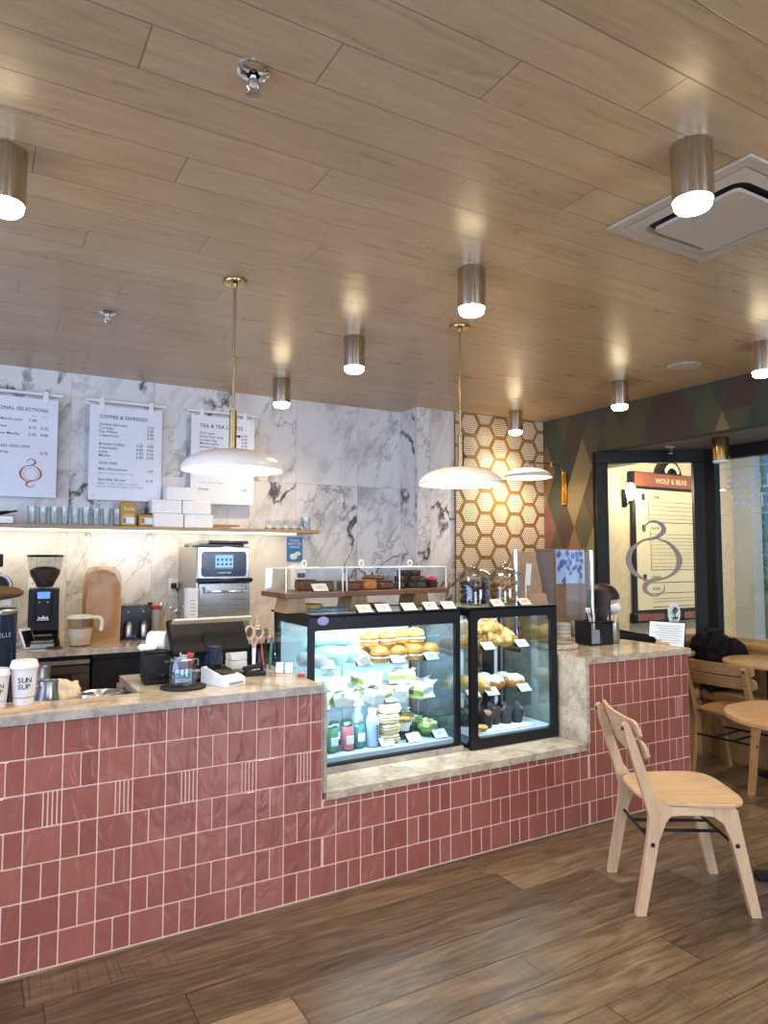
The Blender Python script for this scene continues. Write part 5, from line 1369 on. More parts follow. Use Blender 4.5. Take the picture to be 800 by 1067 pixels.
# cookie jars
for i,(x,lab) in enumerate(((2.515,'large lidded glass jar of dark cookies on the small case'),(2.735,'large lidded glass jar of golden cookies on the small case'))):
    t=thing('cookie_jar',lab,'jar',(x,3.30,1.1905),0,'cookie jars')
    MB().lathe([(0,0),(.092,0),(.1,.008),(.1,.15),(.096,.16),(.096,.165),(.092,.165),(.092,.16),(.096,.15),(.096,.01),(0,.006)],36).build('jar_glass', M['jarglass'], t)
    MB().lathe([(0,.2165),(.04,.21),(.075,.195),(.1,.18),(.103,.172),(.100,.166),(.0,.166)],36).lathe([(0,.216),(.014,.217),(.012,.222),(.02,.232),(.018,.242),(0,.247)],18).build('jar_lid', M['lidglass'], t)
    k=0
    for lay in range(5 if i==0 else 4):
        nn=5
        for q in range(nn):
            a=2*PI*q/nn+lay*.6; rr=.056
            m=MB().lathe([(0,-.009),(.026,-.009),(.031,-.003),(.03,.004),(.02,.009),(0,.01)],16,T=Matrix.Translation((x+rr*math.cos(a),3.30+rr*math.sin(a),1.1905+.022+lay*.0265)) @ Euler((R(random.uniform(-14,14)),R(random.uniform(-14,14)),0)).to_matrix().to_4x4()) if i==0 else \
              MB().tube(catmull([(x+rr*math.cos(a)+.03*math.cos(b),3.30+rr*math.sin(a)+.022*math.sin(b),1.1905+.026+lay*.032+.004*math.sin(b*2)) for b in (0,1.3,2.6,3.9,4.6)],3),.013,10)
            lab2=('dark cookie' if i==0 else 'golden ring cookie')+' in the jar, layer %s from the bottom, %s around'%(ORD[lay],ORD[q])
            tag(m.build('cookie', M['choc' if i==0 else 'cookie']),lab2,'cookie','cookies in the dark jar' if i==0 else 'cookies in the golden jar'); k+=1

# ================================================================== RIGHT COUNTER
sb=thing('base_cabinet','low dark cabinet behind the right counter, carrying the clear guard and kraft bags','cabinet',(3.43,3.76,0))
MB().bx(-.36,.41,-.16,.19,.06,.872,.003).bx(-.34,.39,-.12,.19,0,.06).build('carcass',M['black'],sb)
MB().bx(-.355,.02,-.178,-.1605,.08,.86,.003).bx(.03,.405,-.178,-.1605,.08,.86,.003).build('door',M['blackplastic'],sb)
slab('stone_worktop',[[(3.05,3.575),(3.86,3.575),(3.86,3.965),(3.05,3.965)]],.8725,.906,'narrow stone top behind the right counter, under the clear guard')
cdy=thing('cutlery_caddy','black divided caddy with a clear front, holding napkins and cutlery','caddy',(3.445,3.285,CZ),R(-3)); cdy.scale=(.82,.85,.95)
MB().bx(-.09,.14,-.085,.085,0,.008).bx(-.09,-.082,-.085,.085,.008,.15).bx(.132,.14,-.085,.085,.008,.15).bx(-.082,.132,.077,.085,.008,.15).bx(.03,.038,-.085,.077,.008,.15).bx(.038,.132,-.085,-.077,.008,.14).bx(-.095,.145,-.09,-.076,.15,.158,.002).bx(-.095,.145,.076,.09,.15,.158,.002).bx(-.095,-.08,-.076,.076,.15,.158).bx(.13,.145,-.076,.076,.15,.158).bx(-.09,-.084,-.085,-.081,.0,.008).build('caddy_body', M['black'], cdy)
MB().bx(-.082,.03,-.085,-.081,.008,.145).build('clear_front', M['acrylic'], cdy)
MB().bx(-.07,.02,-.07,.06,.009,.10,.004).build('napkins', plain('grey_napkin','8f9295',.8), cdy)
for q in range(8):
    x,y=random.uniform(.05,.12),random.uniform(-.05,.05)
    tag(MB().tube([(3.428+x*.8,3.285+y*.8,CZ+.01),(3.428+x*.8-.04+.01*q*.5,3.285+y*.8+random.uniform(-.03,.03),CZ+.20)],.004,6).ell((3.428+x*.8-.043+.01*q*.5,3.30+y,CZ+.215),(.009,.005,.018),10,6).build('plastic_fork', M['blackplastic' if q%2 else 'white']),'%s plastic fork in the caddy, %s of the bundle'%('black' if q%2 else 'white',ORD[q]),'fork','forks in the caddy')
cn=thing('straw_canister','steel canister of straws beside the cutlery caddy','canister',(3.625,3.27,CZ))
MB().lathe([(0,0),(.04,0),(.042,.003),(.042,.13),(.039,.13),(.039,.006),(0,.006)],28).build('canister_body', M['steel'], cn)
for q in range(7):
    a=q*.9; tag(MB().cyl((3.625+.02*math.cos(a),3.27+.02*math.sin(a),CZ+.007),(3.625+.034*math.cos(a),3.27+.034*math.sin(a),CZ+.165+.008*(q%3)),.0035,n=8).build('straw', M['paper' if q%2 else 'kraft']),'paper straw in the steel canister, %s of the bunch'%ORD[q],'straw','straws in the canister')
tag(MB().lathe([(0,0),(.13,0),(.135,.004),(.135,.022),(.13,.028),(0,.03)],44,c=(3.13,3.28,CZ)).build('round_stand', M['stone']), 'round pale stone stand at the left of the right counter top', 'stand')
gd=thing('acrylic_guard','clear counter guard sheet between two chrome posts','screen',(3.44,3.605,CZ))
MB().bx(-.335,.335,-.004,.004,.06,.60).build('sheet', M['acrylic'], gd)
for s in (-1,1):
    MB().cyl((s*.35,0,.006),(s*.35,0,.61),.016,n=20,bev=.002).lathe([(0,0),(.04,0),(.04,.006),(0,.006)],24,c=(s*.35,0,0)).build('post', M['chrome'], gd)
    MB().bx(s*.335-.012,s*.335+.012,-.008,.008,.1,.13).bx(s*.335-.012,s*.335+.012,-.008,.008,.5,.53).build('clamp', M['steel'], gd)
def paperbag(x,y,w,d,h,label,rz=0):
    t=thing('paper_bag',label,'paper bag',(x,y,CZ),rz,'kraft bags behind the guard')
    b=MB(); vs=[(-w,-d,0),(w,-d,0),(w,d,0),(-w,d,0),(-w,-d*.8,h*.6),(w,-d*.8,h*.6),(w,d*.8,h*.6),(-w,d*.8,h*.6),(-w*.8,-.006,h),(w*.8,-.006,h),(w*.8,.006,h),(-w*.8,.006,h)]
    b.add(vs,[(3,2,1,0),(0,1,5,4),(1,2,6,5),(2,3,7,6),(3,0,4,7),(4,5,9,8),(5,6,10,9),(6,7,11,10),(7,4,8,11),(8,9,10,11)]).build('bag_body', M['kraft2'], t)
    return t
paperbag(3.36,3.83,.13,.06,.60,'tall kraft bag standing at the back behind the guard',R(5))
b2=paperbag(3.36,3.70,.085,.045,.31,'short kraft bag in front of the tall one, behind the guard',R(-6))
nt=tag(MB().box((3.315,3.735,CZ+.44),(.05,.004,.15),.002,Euler((0,R(6),0))).box((3.30,3.745,CZ+.20),(.012,.004,.40),0).build('paper_note', M['paper']),'white paper note on a thin stick before the tall kraft bag','note')
ctn=thing('reflection_carton','made-up brown carton painted with the blue reflection seen in the guard','carton',(3.70,3.82,CZ))  # carton made up to carry the blue reflection of the guard, painted on
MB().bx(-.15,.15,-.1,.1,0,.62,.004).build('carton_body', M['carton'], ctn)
pp_=MB().bx(-.14,.14,-.1025,-.1005,.37,.61).build('painted_reflection', plain('pale_blue_reflection','a9bddb',.5), ctn)
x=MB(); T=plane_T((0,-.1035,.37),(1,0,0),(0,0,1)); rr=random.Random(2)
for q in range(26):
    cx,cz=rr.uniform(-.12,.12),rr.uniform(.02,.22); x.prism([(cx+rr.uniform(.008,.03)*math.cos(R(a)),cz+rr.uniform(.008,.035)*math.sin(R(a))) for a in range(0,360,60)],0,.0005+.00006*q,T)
x.build('reflection_blots', plain('blue_reflection','4d68ac',.5), pp_)
lid0=None
for q in range(4):
    t=tag(MB().lathe([(0,0),(.048,0),(.05,.003),(.05,.012),(.046,.022),(.04,.024),(0,.022)],24,c=(3.585,3.68,CZ+.025*q)).build('stacked_lid', M['lid']),'grey white cup lid in the stack behind the guard, %s from the bottom'%ORD[q],'bowl','stacked cup lids')  # stack of flat grey cup lids
tag(MB().bx(3.64,3.80,3.655,3.71,CZ,CZ+.11,.02).build('napkin_pack', plain('grey_pack','8a8079',.5)),'soft grey pack of napkins beside the stacked lids','pack')

# ================================================================== CEILING FIXTURES
def lampobj(name, typ, loc, energy, color, rot=(0,0,0), **k):
    l = bpy.data.lights.new(name, typ); l.energy = energy; l.color = color
    for a, v in k.items(): setattr(l, a, v)
    o = bpy.data.objects.new(name, l); col.objects.link(o); o.location = loc; o.rotation_euler = rot; return o
WARM = (1.0, .80, .55)
E_DOWN, E_PEND, E_SHELF, E_WIN, E_SKY, E_LEFT = 34.0, 5.0, 5.0, 170.0, 1.1, 150.0
dl0 = None
DLS = [((1.812,1.296),'nearest ceiling downlight, beside the square vent'),((1.793,2.356),'ceiling downlight above the counter, second nearest in the middle line'),
 ((1.793,3.44),'ceiling downlight between the two pendants, third in the middle line'),((1.785,4.512),'farthest downlight of the middle line, in front of the marble wall'),
 ((.032,2.345),'ceiling downlight cut by the left edge of the photo'),((3.874,3.392),'ceiling downlight in front of the harlequin bulkhead'),
 ((3.868,2.347),'ceiling downlight cut by the right edge of the photo'),((3.905,4.535),'ceiling downlight over the hexagon tiled corner')]
def make_downlight(x, y, z, label):
    global dl0
    if dl0 is None:
        dl0 = thing('downlight', label, 'downlight', (x,y,z), 0, 'cylinder downlights')
        MB().lathe([(0,-.001),(.059,-.001),(.060,-.004),(.060,-.168),(.057,-.170),(.055,-.168),(.055,-.15),(0,-.15)],36).build('barrel', M['nickel'], dl0)
        tag(MB().lathe([(0,-.151),(.0545,-.151),(.0555,-.171),(.053,-.188),(.046,-.196),(.03,-.2),(0,-.201)],32).build('lens', M['lamp'], dl0), 'glowing warm lens')
        return dl0
    return dup(dl0, label, (x,y,z))
for (x,y),lab in DLS: make_downlight(x,y,CE,lab)
def spot(x,y,z,e):
    lampobj('downlight_beam','SPOT',(x,y,z-.215),e,WARM,(0,0,0),spot_size=R(150),spot_blend=.8,shadow_soft_size=.05)
for (x,y),_ in DLS: spot(x,y,CE,E_DOWN)
for x,y in ((.03,1.29),(.03,.24),(1.8,.24),(3.87,.24),(1.8,-1.2),(3.87,1.29),(-1.7,1.3),(-1.7,3.4),(.03,-1.2)): spot(x,y,CE,E_DOWN)
# the bay downlight is switched off
bd = thing('downlight','unlit brass downlight under the dark bay ceiling by the window','downlight',(4.713,3.20,HD),0)
MB().lathe([(0,-.001),(.059,-.001),(.060,-.004),(.060,-.168),(.055,-.168),(.055,-.15),(0,-.15)],36).build('barrel', brushed('brass_barrel','a98a55',.25), bd)
MB().lathe([(0,-.151),(.0545,-.151),(.055,-.178),(.048,-.186),(0,-.188)],32).build('lens', M['white'], bd)
def sprinkler(x,y,z,label):
    t=thing('ceiling_sprinkler',label,'sprinkler',(x,y,z),0,'ceiling sprinklers')
    MB().lathe([(.014,0),(.04,-.001),(.041,-.005),(.032,-.012),(.016,-.014),(.014,-.004)],28).build('escutcheon', M['chrome'], t)
    MB().cyl((0,0,-.0005),(0,0,-.03),.010,.009,n=14).tube([(-.012,0,-.028),(-.015,0,-.045),(-.004,0,-.06)],.003,6).tube([(.012,0,-.028),(.015,0,-.045),(.004,0,-.06)],.003,6).cyl((0,0,-.028),(0,0,-.034),.015,n=14).build('sprinkler_body', M['chrome'], t)
    MB().lathe([(0,-.060),(.016,-.060),(.018,-.064),(.006,-.066),(0,-.066)],18,wob=lambda a,z:1+.12*math.cos(8*a)).build('deflector', M['steel'], t)
sprinkler(.565,1.64,CE,'chrome ceiling sprinkler nearest the camera')
sprinkler(.525,3.69,CE,'small ceiling sprinkler near the left pendant')
sprinkler(4.70,3.62,HD,'small sprinkler under the dark bay ceiling')
sp=thing('ceiling_speaker','flat white round ceiling speaker right of the far downlight','speaker',(3.905,2.886,CE))
MB().lathe([(0,-.006),(.085,-.008),(.1,-.006),(.105,-.001),(0,-.0005)],44).build('grille', M['vent'], sp)
vt=thing('ceiling_vent','square white ceiling cassette vent with a raised centre panel','vent',(2.28,1.51,CE))
v=MB(); w=.285
for s in (-1,1): v.bx(s*w-.0 if s<0 else w-.045, -w+.045 if s<0 else w, -w,w,-.012,-.0005,.003); v.bx(-w+.045,w-.045, s*w if s<0 else w-.045, -w+.045 if s<0 else w,-.012,-.0005,.003)
v.build('outer_frame', M['vent'], vt)
MB().bx(-w+.045,w-.045,-w+.045,w-.045,-.004,-.0006).build('duct_face', M['darkvoid'], vt)
vs,fs=[],[]
a_=rrect(2*w-.09,2*w-.09,.002,0,0,5); b_=rrect(2*w-.17,2*w-.17,.05,0,0,5); c2=rrect(2*w-.19,2*w-.19,.05,0,0,5); n=len(a_)
vs=[(p[0],p[1],-.012) for p in a_]+[(p[0],p[1],-.022) for p in b_]+[(p[0],p[1],-.008) for p in c2]
for q in range(2):
    for i in range(n): fs.append((q*n+i,q*n+(i+1)%n,(q+1)*n+(i+1)%n,(q+1)*n+i))
MB().add(vs,fs).build('bevelled_ring', M['vent'], vt)
MB().prism(rrect(2*w-.235,2*w-.235,.02),-.034,-.022).build('centre_panel', M['vent'], vt)
hg=MB()
for s in (-1,1): hg.bx(s*.12-.008,s*.12+.008,w-.125,w-.105,-.022,-.004)
hg.build('hinge', M['steel'], vt)

# pendants
def shade_prof(r, h, n=12):
    out=[]
    for i in range(n+1):
        a=PI/2*i/n; out.append((r*math.sin(a)**.85, h*math.cos(a)))
    return out
pn0=None
for x,lab in ((.952,'left white dome pendant on a brass rod over the counter'),(2.187,'right white dome pendant on a brass rod over the pastry cases')):
    if pn0 is None:
        pn0=thing('pendant_lamp',lab,'pendant lamp',(x,2.98,1.845),0,'white dome pendants')
        R_=.222; H2=.095
        pr=[(0.0,H2)]+[(R_*math.sin(PI/2*i/16)**.9,H2*math.cos(PI/2*i/16)) for i in range(1,17)]
        inn=[(R_*.985*math.sin(PI/2*i/16)**.9,(H2-.004)*math.cos(PI/2*i/16)) for i in range(16,0,-1)]+[(0,H2-.004)]
        MB().lathe(pr+inn,56).build('shade', M['enamel'], pn0)
        dfz=MB().lathe([(0,.016),(.15,.014),(.205,.010),(.213,.005),(.15,.008),(0,.009)],48).build('diffuser', M['lampsoft'] if 'lampsoft' in M else emit('pendant_diffuser','fff0d2',3.2), pn0)
        dfz['label']='glowing white diffuser'
        MB().cyl((0,0,H2+.0005),(0,0,H2+.165),.0165,n=24,bev=.002).cyl((0,0,H2+.165),(0,0,H2+.173),.0145,n=20).build('socket_sleeve', M['brass'], pn0)
        MB().tube([(.018,0,H2+.06),(.027,0,H2+.06)],.004,8).ell((.03,0,H2+.06),(.006,.006,.006),10,6).build('switch', M['black'], pn0)
        MB().cyl((0,0,H2+.17),(0,0,.842),.006,n=14).cyl((0,0,.50),(0,0,.51),.0085,n=14).build('rod', M['brass'], pn0)
        MB().lathe([(0,.82),(.012,.82),(.014,.838),(.05,.84),(.052,.843),(.052,.853),(0,.8545)],32).build('canopy', M['brass'], pn0)
    else: dup(pn0,lab,(x,2.98,1.845))
    lampobj('pendant_light','AREA',(x,2.98,1.848),E_PEND,(1.0,.86,.66),(0,0,0),shape='DISK',size=.36)
# brass wall sconce with a dome shade
sc=thing('wall_sconce','brass wall sconce with a white dome shade by the hexagon tiles','wall lamp',(4.4395,4.51,2.07))
MB().bx(-.018,-.0005,-.028,.028,-.15,.14,.003).bx(-.03,-.018,-.012,.012,-.13,.12,.003).build('back_bar', M['gold'], sc)
arm=catmull([(-.02,0,.10),(-.035,0,.155),(-.07,-.005,.19),(-.16,-.012,.20),(-.34,-.03,.198),(-.47,-.045,.198)],6)
MB().tube(arm,.0055,8).cyl((-.17,-.012,.18),(-.17,-.012,.216),.008,n=12).build('arm', M['brass'], sc)
R3=.205; H3=.082
prf=[(0,H3)]+[(R3*math.sin(PI/2*i/14)**.9,H3*math.cos(PI/2*i/14)) for i in range(1,15)]
inn=[(R3*.985*math.sin(PI/2*i/14)**.9,(H3-.004)*math.cos(PI/2*i/14)) for i in range(14,0,-1)]+[(0,H3-.004)]
SX,SY,SZ3=-.47,-.045,.058
MB().lathe(prf+inn,48,c=(SX,SY,SZ3)).build('shade', M['enamel'], sc)
MB().cyl((SX,SY,SZ3+H3),(SX,SY,.2),.008,n=12).build('stem', M['brass'], sc)
MB().lathe([(0,.014),(.13,.013),(.190,.009),(.196,.005),(.13,.007),(0,.008)],44,c=(SX,SY,SZ3)).build('diffuser', bpy.data.materials['pendant_diffuser'], sc)
lampobj('sconce_light','AREA',(4.4395+SX,4.51+SY,2.07+SZ3+.005),7.0,(1.0,.74,.44),(0,0,0),shape='DISK',size=.33)

# ================================================================== FURNITURE
def make_chair(label, loc, rz, wood, wz):
    c=thing('dining_chair',label,'chair',loc,rz,'wooden cafe chairs')
    FZp=plane_T((0,0,0),(1,0,0),(0,0,1))
    for s in (-1,1):
        y=s*.20
        T=Matrix.Translation((0,y,0)) @ FZp @ Matrix.Translation((0,0,-.015))
        rear=[(-.245,0),(-.205,0),(-.145,.30),(-.115,.375),(-.095,.40),(-.095,.44),(-.125,.445),(-.165,.50),(-.225,.685),(-.256,.772),(-.264,.778),(-.277,.776),(-.282,.766),(-.262,.68),(-.205,.48),(-.182,.40),(-.19,.31)]
        MB().prism(rear,0,.03,T).build('rear_leg',wz,c)
        front=[(.262,0),(.222,0),(.150,.30),(.12,.37),(.08,.40),(.08,.438),(.165,.438),(.178,.425),(.19,.36)]
        MB().prism(front,0,.03,T).build('front_leg',wz,c)
        rail=[(-.094,.40),(-.05,.404),(.03,.404),(.079,.40),(.079,.438),(-.094,.438)]
        MB().prism(rail,0,.029,T).build('side_rail',wood,c)
        b=MB()
        for x,z in ((-.172,.285),(.172,.285)): b.cyl((x,y+s*.014,z),(x,y+s*.018,z),.009,n=14)
        b.build('leg_bolt',M['black'],c)
    MB().bx(-.1,-.085,-.185,.185,.40,.437).bx(.09,.105,-.185,.185,.40,.437).build('cross_rail',wood,c)
    # dished plywood seat
    out=[]; 
    for q in range(72):
        a=2*PI*q/72; ca,sa=math.cos(a),math.sin(a); p=.52
        x=.215*math.copysign(abs(ca)**p,ca); y=.222*math.copysign(abs(sa)**p,sa); y*=1+.10*(x/.215); out.append((x+.02,y))
    m=MB(); vs=[];fs=[]; rings=[1,.985,.9,.7,.45,.2]
    def zz(x,y,k): return .4555-.010*(1-k*k)+ (.006 if x<-.12 else 0)*0
    for k in rings:
        for (x,y) in out: vs.append((.02+(x-.02)*k,y*k,zz(x,y,k)-(.003 if k==1 else 0)))
    vs.append((.02,0,zz(0,0,0))); n=72
    for r_ in range(len(rings)-1):
        for i in range(n): fs.append((r_*n+i,r_*n+(i+1)%n,(r_+1)*n+(i+1)%n,(r_+1)*n+i))
    for i in range(n): fs.append(((len(rings)-1)*n+i,(len(rings)-1)*n+(i+1)%n,len(vs)-1))
    o=len(vs)
    for k in (1,.985):
        for (x,y) in out: vs.append((.02+(x-.02)*k,y*k,.4425 if k==1 else .4395))
    for i in range(n): fs.append((i,(i+1)%n,o+(i+1)%n,o+i)); fs.append((o+i,o+(i+1)%n,o+n+(i+1)%n,o+n+i))
    fs.append(tuple(o+n+i for i in range(n)))
    m.add(vs,fs).build('seat',wood,c)
    for zc,name in ((.752,'upper_slat'),(.668,'lower_slat')):
        m=MB(); pts=[]; N=24
        # slat follows a shallow curve round the sitter's back, standing in front of the uprights
        lean=-.252 if zc>.7 else -.222
        vs=[];fs=[]
        for i in range(N+1):
            t=-1+2*i/N; y=.238*t; x=lean+.022-.028*(1-t*t)+.006; 
            e=min(1,(1-abs(t))*9); hh=.037*(math.sqrt(max(0,1-(1-e)**2))*.45+.55)
            for dz in (-1,1):
                tilt=-.30*dz*hh
                vs.append((x+tilt-.007,y,zc+dz*hh)); vs.append((x+tilt+.007,y,zc+dz*hh))
        for i in range(N):
            a=4*i
            for q,r_ in ((0,1),(1,3),(3,2),(2,0)): fs.append((a+q,a+r_,a+4+r_,a+4+q))
        fs.append((0,1,3,2)); fs.append((4*N,4*N+2,4*N+3,4*N+1))
        sl=m.add(vs,fs).build(name,wood,c)
        b=MB()
        for s in (-1,1):
            xb=(-.281 if zc>.7 else -.254); b.cyl((xb+.006,s*.2,zc),(xb-.0045,s*.2,zc),.007,n=12)
        b.build('slat_bolt',M['black'],sl)
    st=MB()
    for x in (-.165,.165): st.cyl((x,-.186,.285),(x,.186,.285),.0065,n=10)
    for y in (-.06,.06): st.cyl((-.165,y,.287),(.165,y,.287),.0065,n=10)
    st.build('stretcher',M['black'],c)
    return c
make_chair('pale birch chair in the foreground beside the tiled counter, facing the near table',(2.70,2.107,0),R(-31.7),M['birch'],M['birch_z'])
make_chair('honey coloured wooden chair behind the near table, backrest towards the counter end',(4.395,2.925,0),R(5),M['oak_d'],M['oak_z'])
def round_table(loc,r,h,label,foot):
    t=thing('cafe_table',label,'table',loc,R(20),'round cafe tables')
    MB().lathe([(0,h-.03),(r-.012,h-.03),(r-.003,h-.024),(r,h-.012),(r-.003,h-.003),(r-.01,h),(0,h)],64).build('table_top',M['oak_d'],t)
    MB().lathe([(0,h-.043),(.11,h-.043),(.11,h-.0305),(0,h-.0305)],24).build('mount_plate',M['black'],t)
    MB().cyl((0,0,.03),(0,0,h-.043),.03,n=24).build('column',M['black'],t)
    b=MB()
    if foot=='cross':
        for a in range(4): 
            T=Matrix.Rotation(R(90*a),4,'Z'); b.M=T; b.bx(.02,.245,-.03,.03,.004,.034,.006); b.bx(.19,.24,-.022,.022,0,.006)
        b.M=Matrix.Identity(4); b.cyl((0,0,.004),(0,0,.05),.05,n=20)
    else: b.lathe([(0,0),(foot,0),(foot,.008),(foot-.01,.012),(.04,.03),(0,.032)],40)
    b.build('base',M['black'],t); return t
t1=round_table((3.31,1.855,0),.345,.745,'near round oak table cut by the right edge of the photo','cross'); t1.rotation_euler=(0,0,R(142))
round_table((4.675,2.85,0),.30,.765,'far round oak table in front of the leather bench','disc' if False else .10)
bq=thing('banquette','tan leather bench section behind the laptop, under the window with the grey emblem','bench',(0,0,0),0,'leather benches')
bq2=thing('banquette','tan leather bench section at the right under the window with mirrored lettering','bench',(0,0,0),0,'leather benches')
def Pd(d): return (5.15-d-.03, 3.64-.48*d-.02)
def Q(s,d): return (4.46+.785*s-.62*d-.01, 4.185-.62*s-.785*d-.01)
def seg1(d0,d1,s0): return [Q(s0,d0),Pd(d0),Pd(d1),Q(s0,d1)]
def seg2(d0,d1,y1): return [Pd(d0),(Pd(d0)[0],y1),(Pd(d1)[0],y1),Pd(d1)]
y1=.75
for q_,par,sg,de in ((1,bq,lambda a,b: seg1(a,b,.12),.40),(2,bq2,lambda a,b: seg2(a,b,y1),.36)):
    MB().prism(sg(.14,de),0,.40).build('plinth',M['oak_d'],par)
    o=MB().prism(sg(.19,de+.045),.4005,.485).build('seat_cushion',M['leather'],par); md=o.modifiers.new('b','BEVEL'); md.width=.022; md.segments=4
    o=MB().prism(sg(.075,.185),.30,.80).build('backrest',M['leather'],par); md=o.modifiers.new('b','BEVEL'); md.width=.012; md.segments=2
    pa,pb=(Q(.12,.13),Pd(.13)) if q_==1 else (Pd(.13),(Pd(.13)[0],y1))
    MB().tube([(pa[0],pa[1],.80),(pb[0],pb[1],.80)],.062,18).build('top_roll',M['leather'],par)
# laptop table, behind the counter end
lt=round_table((4.475,3.575,0),.235,.77,'round oak table behind the counter end, under the open laptop',.10)
so=thing('stool','round wooden stool under the person behind the counter end','stool',(4.085,3.88,0))
MB().lathe([(0,.455),(.155,.455),(.165,.465),(.165,.485),(.155,.492),(0,.49)],40).build('seat',M['oak_d'],so)
for a in (45,135,225,315):
    MB().cyl((.14*math.cos(R(a)),.14*math.sin(R(a)),0),(.10*math.cos(R(a)),.10*math.sin(R(a)),.455),.014,.018,n=12).build('leg',M['oak_z'],so)
MB().tube([(.125*math.cos(R(a)),.125*math.sin(R(a)),.18) for a in range(0,361,15)],.007,8,caps=False).build('foot_ring',M['black'],so)
lp=thing('laptop','open silver laptop with a white page on screen on the table behind the counter','laptop',(4.505,3.56,.7705),R(198)); lp.scale=(.9,.9,.98)
MB().bx(-.0,.215,-.155,.155,0,.014,.004).build('keyboard_base',M['steel_x'],lp)
MB().bx(.03,.13,-.135,.135,.0141,.0155).build('keyboard',M['black'],lp)
sr=Matrix.Translation((0,0,.016)) @ Matrix.Rotation(R(-16),4,'Y')
s_=MB(); s_.M=sr; s_.bx(-.006,0,-.155,.155,0,.205,.002); ls=s_.build('screen_lid',M['black'],lp)
s_=MB(); s_.M=sr; s_.bx(.0003,.0012,-.147,.147,.012,.197); s_.build('screen',M['laptop_screen'],lp)
s_=MB(); s_.M=sr
for k in range(8): s_.bx(.0013,.0018,-.10+.02*(k%3),.12-.015*(k%2),.165-.018*k,.169-.018*k)
s_.build('screen_text',M['lightink'],lp)
# black coat over the bench corner
ct_=MB()
def coat(p,u,v):
    n=mnoise.noise(Vector((p.x*11+3,p.y*11,p.z*5)))+.6*mnoise.noise(p*24); fold=.014*math.sin(p.y*70+3*n)
    return Vector((p.x*(1+.25*n)+fold*(1 if p.x<0 else .2), p.y*(1+.22*n), p.z*(1+.14*n)))
ct_.ell((0,0,0),(.13,.165,.235),56,40,fn=coat,pw=.85,T=Matrix.Translation((4.80,3.36,.70)) @ Matrix.Rotation(R(-20),4,'Z'))
ct_.ell((0,0,0),(.075,.075,.17),36,26,fn=coat,pw=.85,T=Matrix.Translation((4.82,3.20,.70)))
tag(ct_.build('coat',M['darkcloth']),'black wool coat heaped over the corner of the leather bench','coat')

# ================================================================== PERSON
def remeshed(mb,name,mat,parent,vox,smooth=3):
    o=mb.build('tmp',mat); r=o.modifiers.new('r','REMESH'); r.mode='VOXEL'; r.voxel_size=vox
    s=o.modifiers.new('s','SMOOTH'); s.iterations=smooth; s.factor=.5
    dg=bpy.context.evaluated_depsgraph_get(); me=bpy.data.meshes.new_from_object(o.evaluated_get(dg)); me.name=name
    for p in me.polygons: p.use_smooth=True
    bpy.data.objects.remove(o); ob=bpy.data.objects.new(name,me); col.objects.link(ob)
    if parent: ob.parent=parent
    return ob
pe=thing('person','person with long brown hair and a white mask typing at a laptop','person',(4.085,3.88,0),R(-45))
HIP=.60
def limb(mb, pts, rs, n=14):
    """closed tapered limb with rounded ends"""
    P=[Vector(p) for p in pts]
    c=catmull([(p.x,p.y,p.z) for p in P],5); r=[q[0] for q in catmull([(x,0,0) for x in rs],5)]
    mb.tube(c,r,n); mb.ell(tuple(P[0]),(rs[0],)*3,14,10); mb.ell(tuple(P[-1]),(rs[-1],)*3,14,10)
ARM={1:[(.015,.165,.945),(.13,.27,.865),(.27,.16,.845),(.385,.055,.848)],-1:[(.015,-.165,.945),(.15,-.275,.875),(.29,-.20,.858),(.405,-.135,.852)]}
LEG={1:[(.02,.085,HIP-.01),(.22,.10,HIP),(.40,.14,HIP-.02),(.38,.16,.32),(.32,.16,.10)],-1:[(.02,-.085,HIP-.01),(.22,-.10,HIP),(.40,-.14,HIP-.02),(.38,-.16,.32),(.32,-.16,.10)]}
def torso(mb,g):
    mb.ell((0,0,HIP),(.115+g,.15+g,.10+g),22,14).ell((0,0,.72),(.095+g,.125+g,.15),22,14).ell((.01,0,.855),(.105+g,.155+g,.135+g),24,16)
    limb(mb,[(.005,-.15,.945),(.015,0,.965),(.005,.15,.945)],[.052+g,.062+g,.052+g])
def arms(mb,g,end=4):
    for q in (1,-1): limb(mb,ARM[q][:end],[.052+g,.042+g,.035+g,.025+g][:end])
def legs(mb,g,top=True):
    for q in (1,-1): limb(mb,LEG[q],[.085+g,.076+g,.06+g,.052+g,.038+g])
bd_=MB(); torso(bd_,0); arms(bd_,0); legs(bd_,0)
limb(bd_,[(.01,0,.95),(.04,0,1.0),(.065,0,1.05)],[.06,.048,.046])
for q in (1,-1): limb(bd_,[(.32,q*.16,.06),(.39,q*.165,.045),(.47,q*.17,.038)],[.04,.036,.026])
HC=Vector((.095,0,1.130)); HT=Matrix.Translation(HC) @ Matrix.Rotation(R(12),4,'Y')
def headfn(p,u,v):
    q=Vector(p)
    if q.z<0: q.y*=max(.6,1+q.z*2.6); q.x=q.x*max(.75,1+q.z*1.3)+.01
    return q
bd_.ell((0,0,0),(.094,.074,.115),28,20,T=HT,fn=headfn)
bd_.ell((0,0,0),(.018,.014,.026),12,10,T=HT @ Matrix.Translation((.093,0,-.018)))
for q in (-1,1): bd_.ell((0,0,0),(.017,.011,.03),12,10,T=HT @ Matrix.Translation((-.005,q*.075,-.01)))
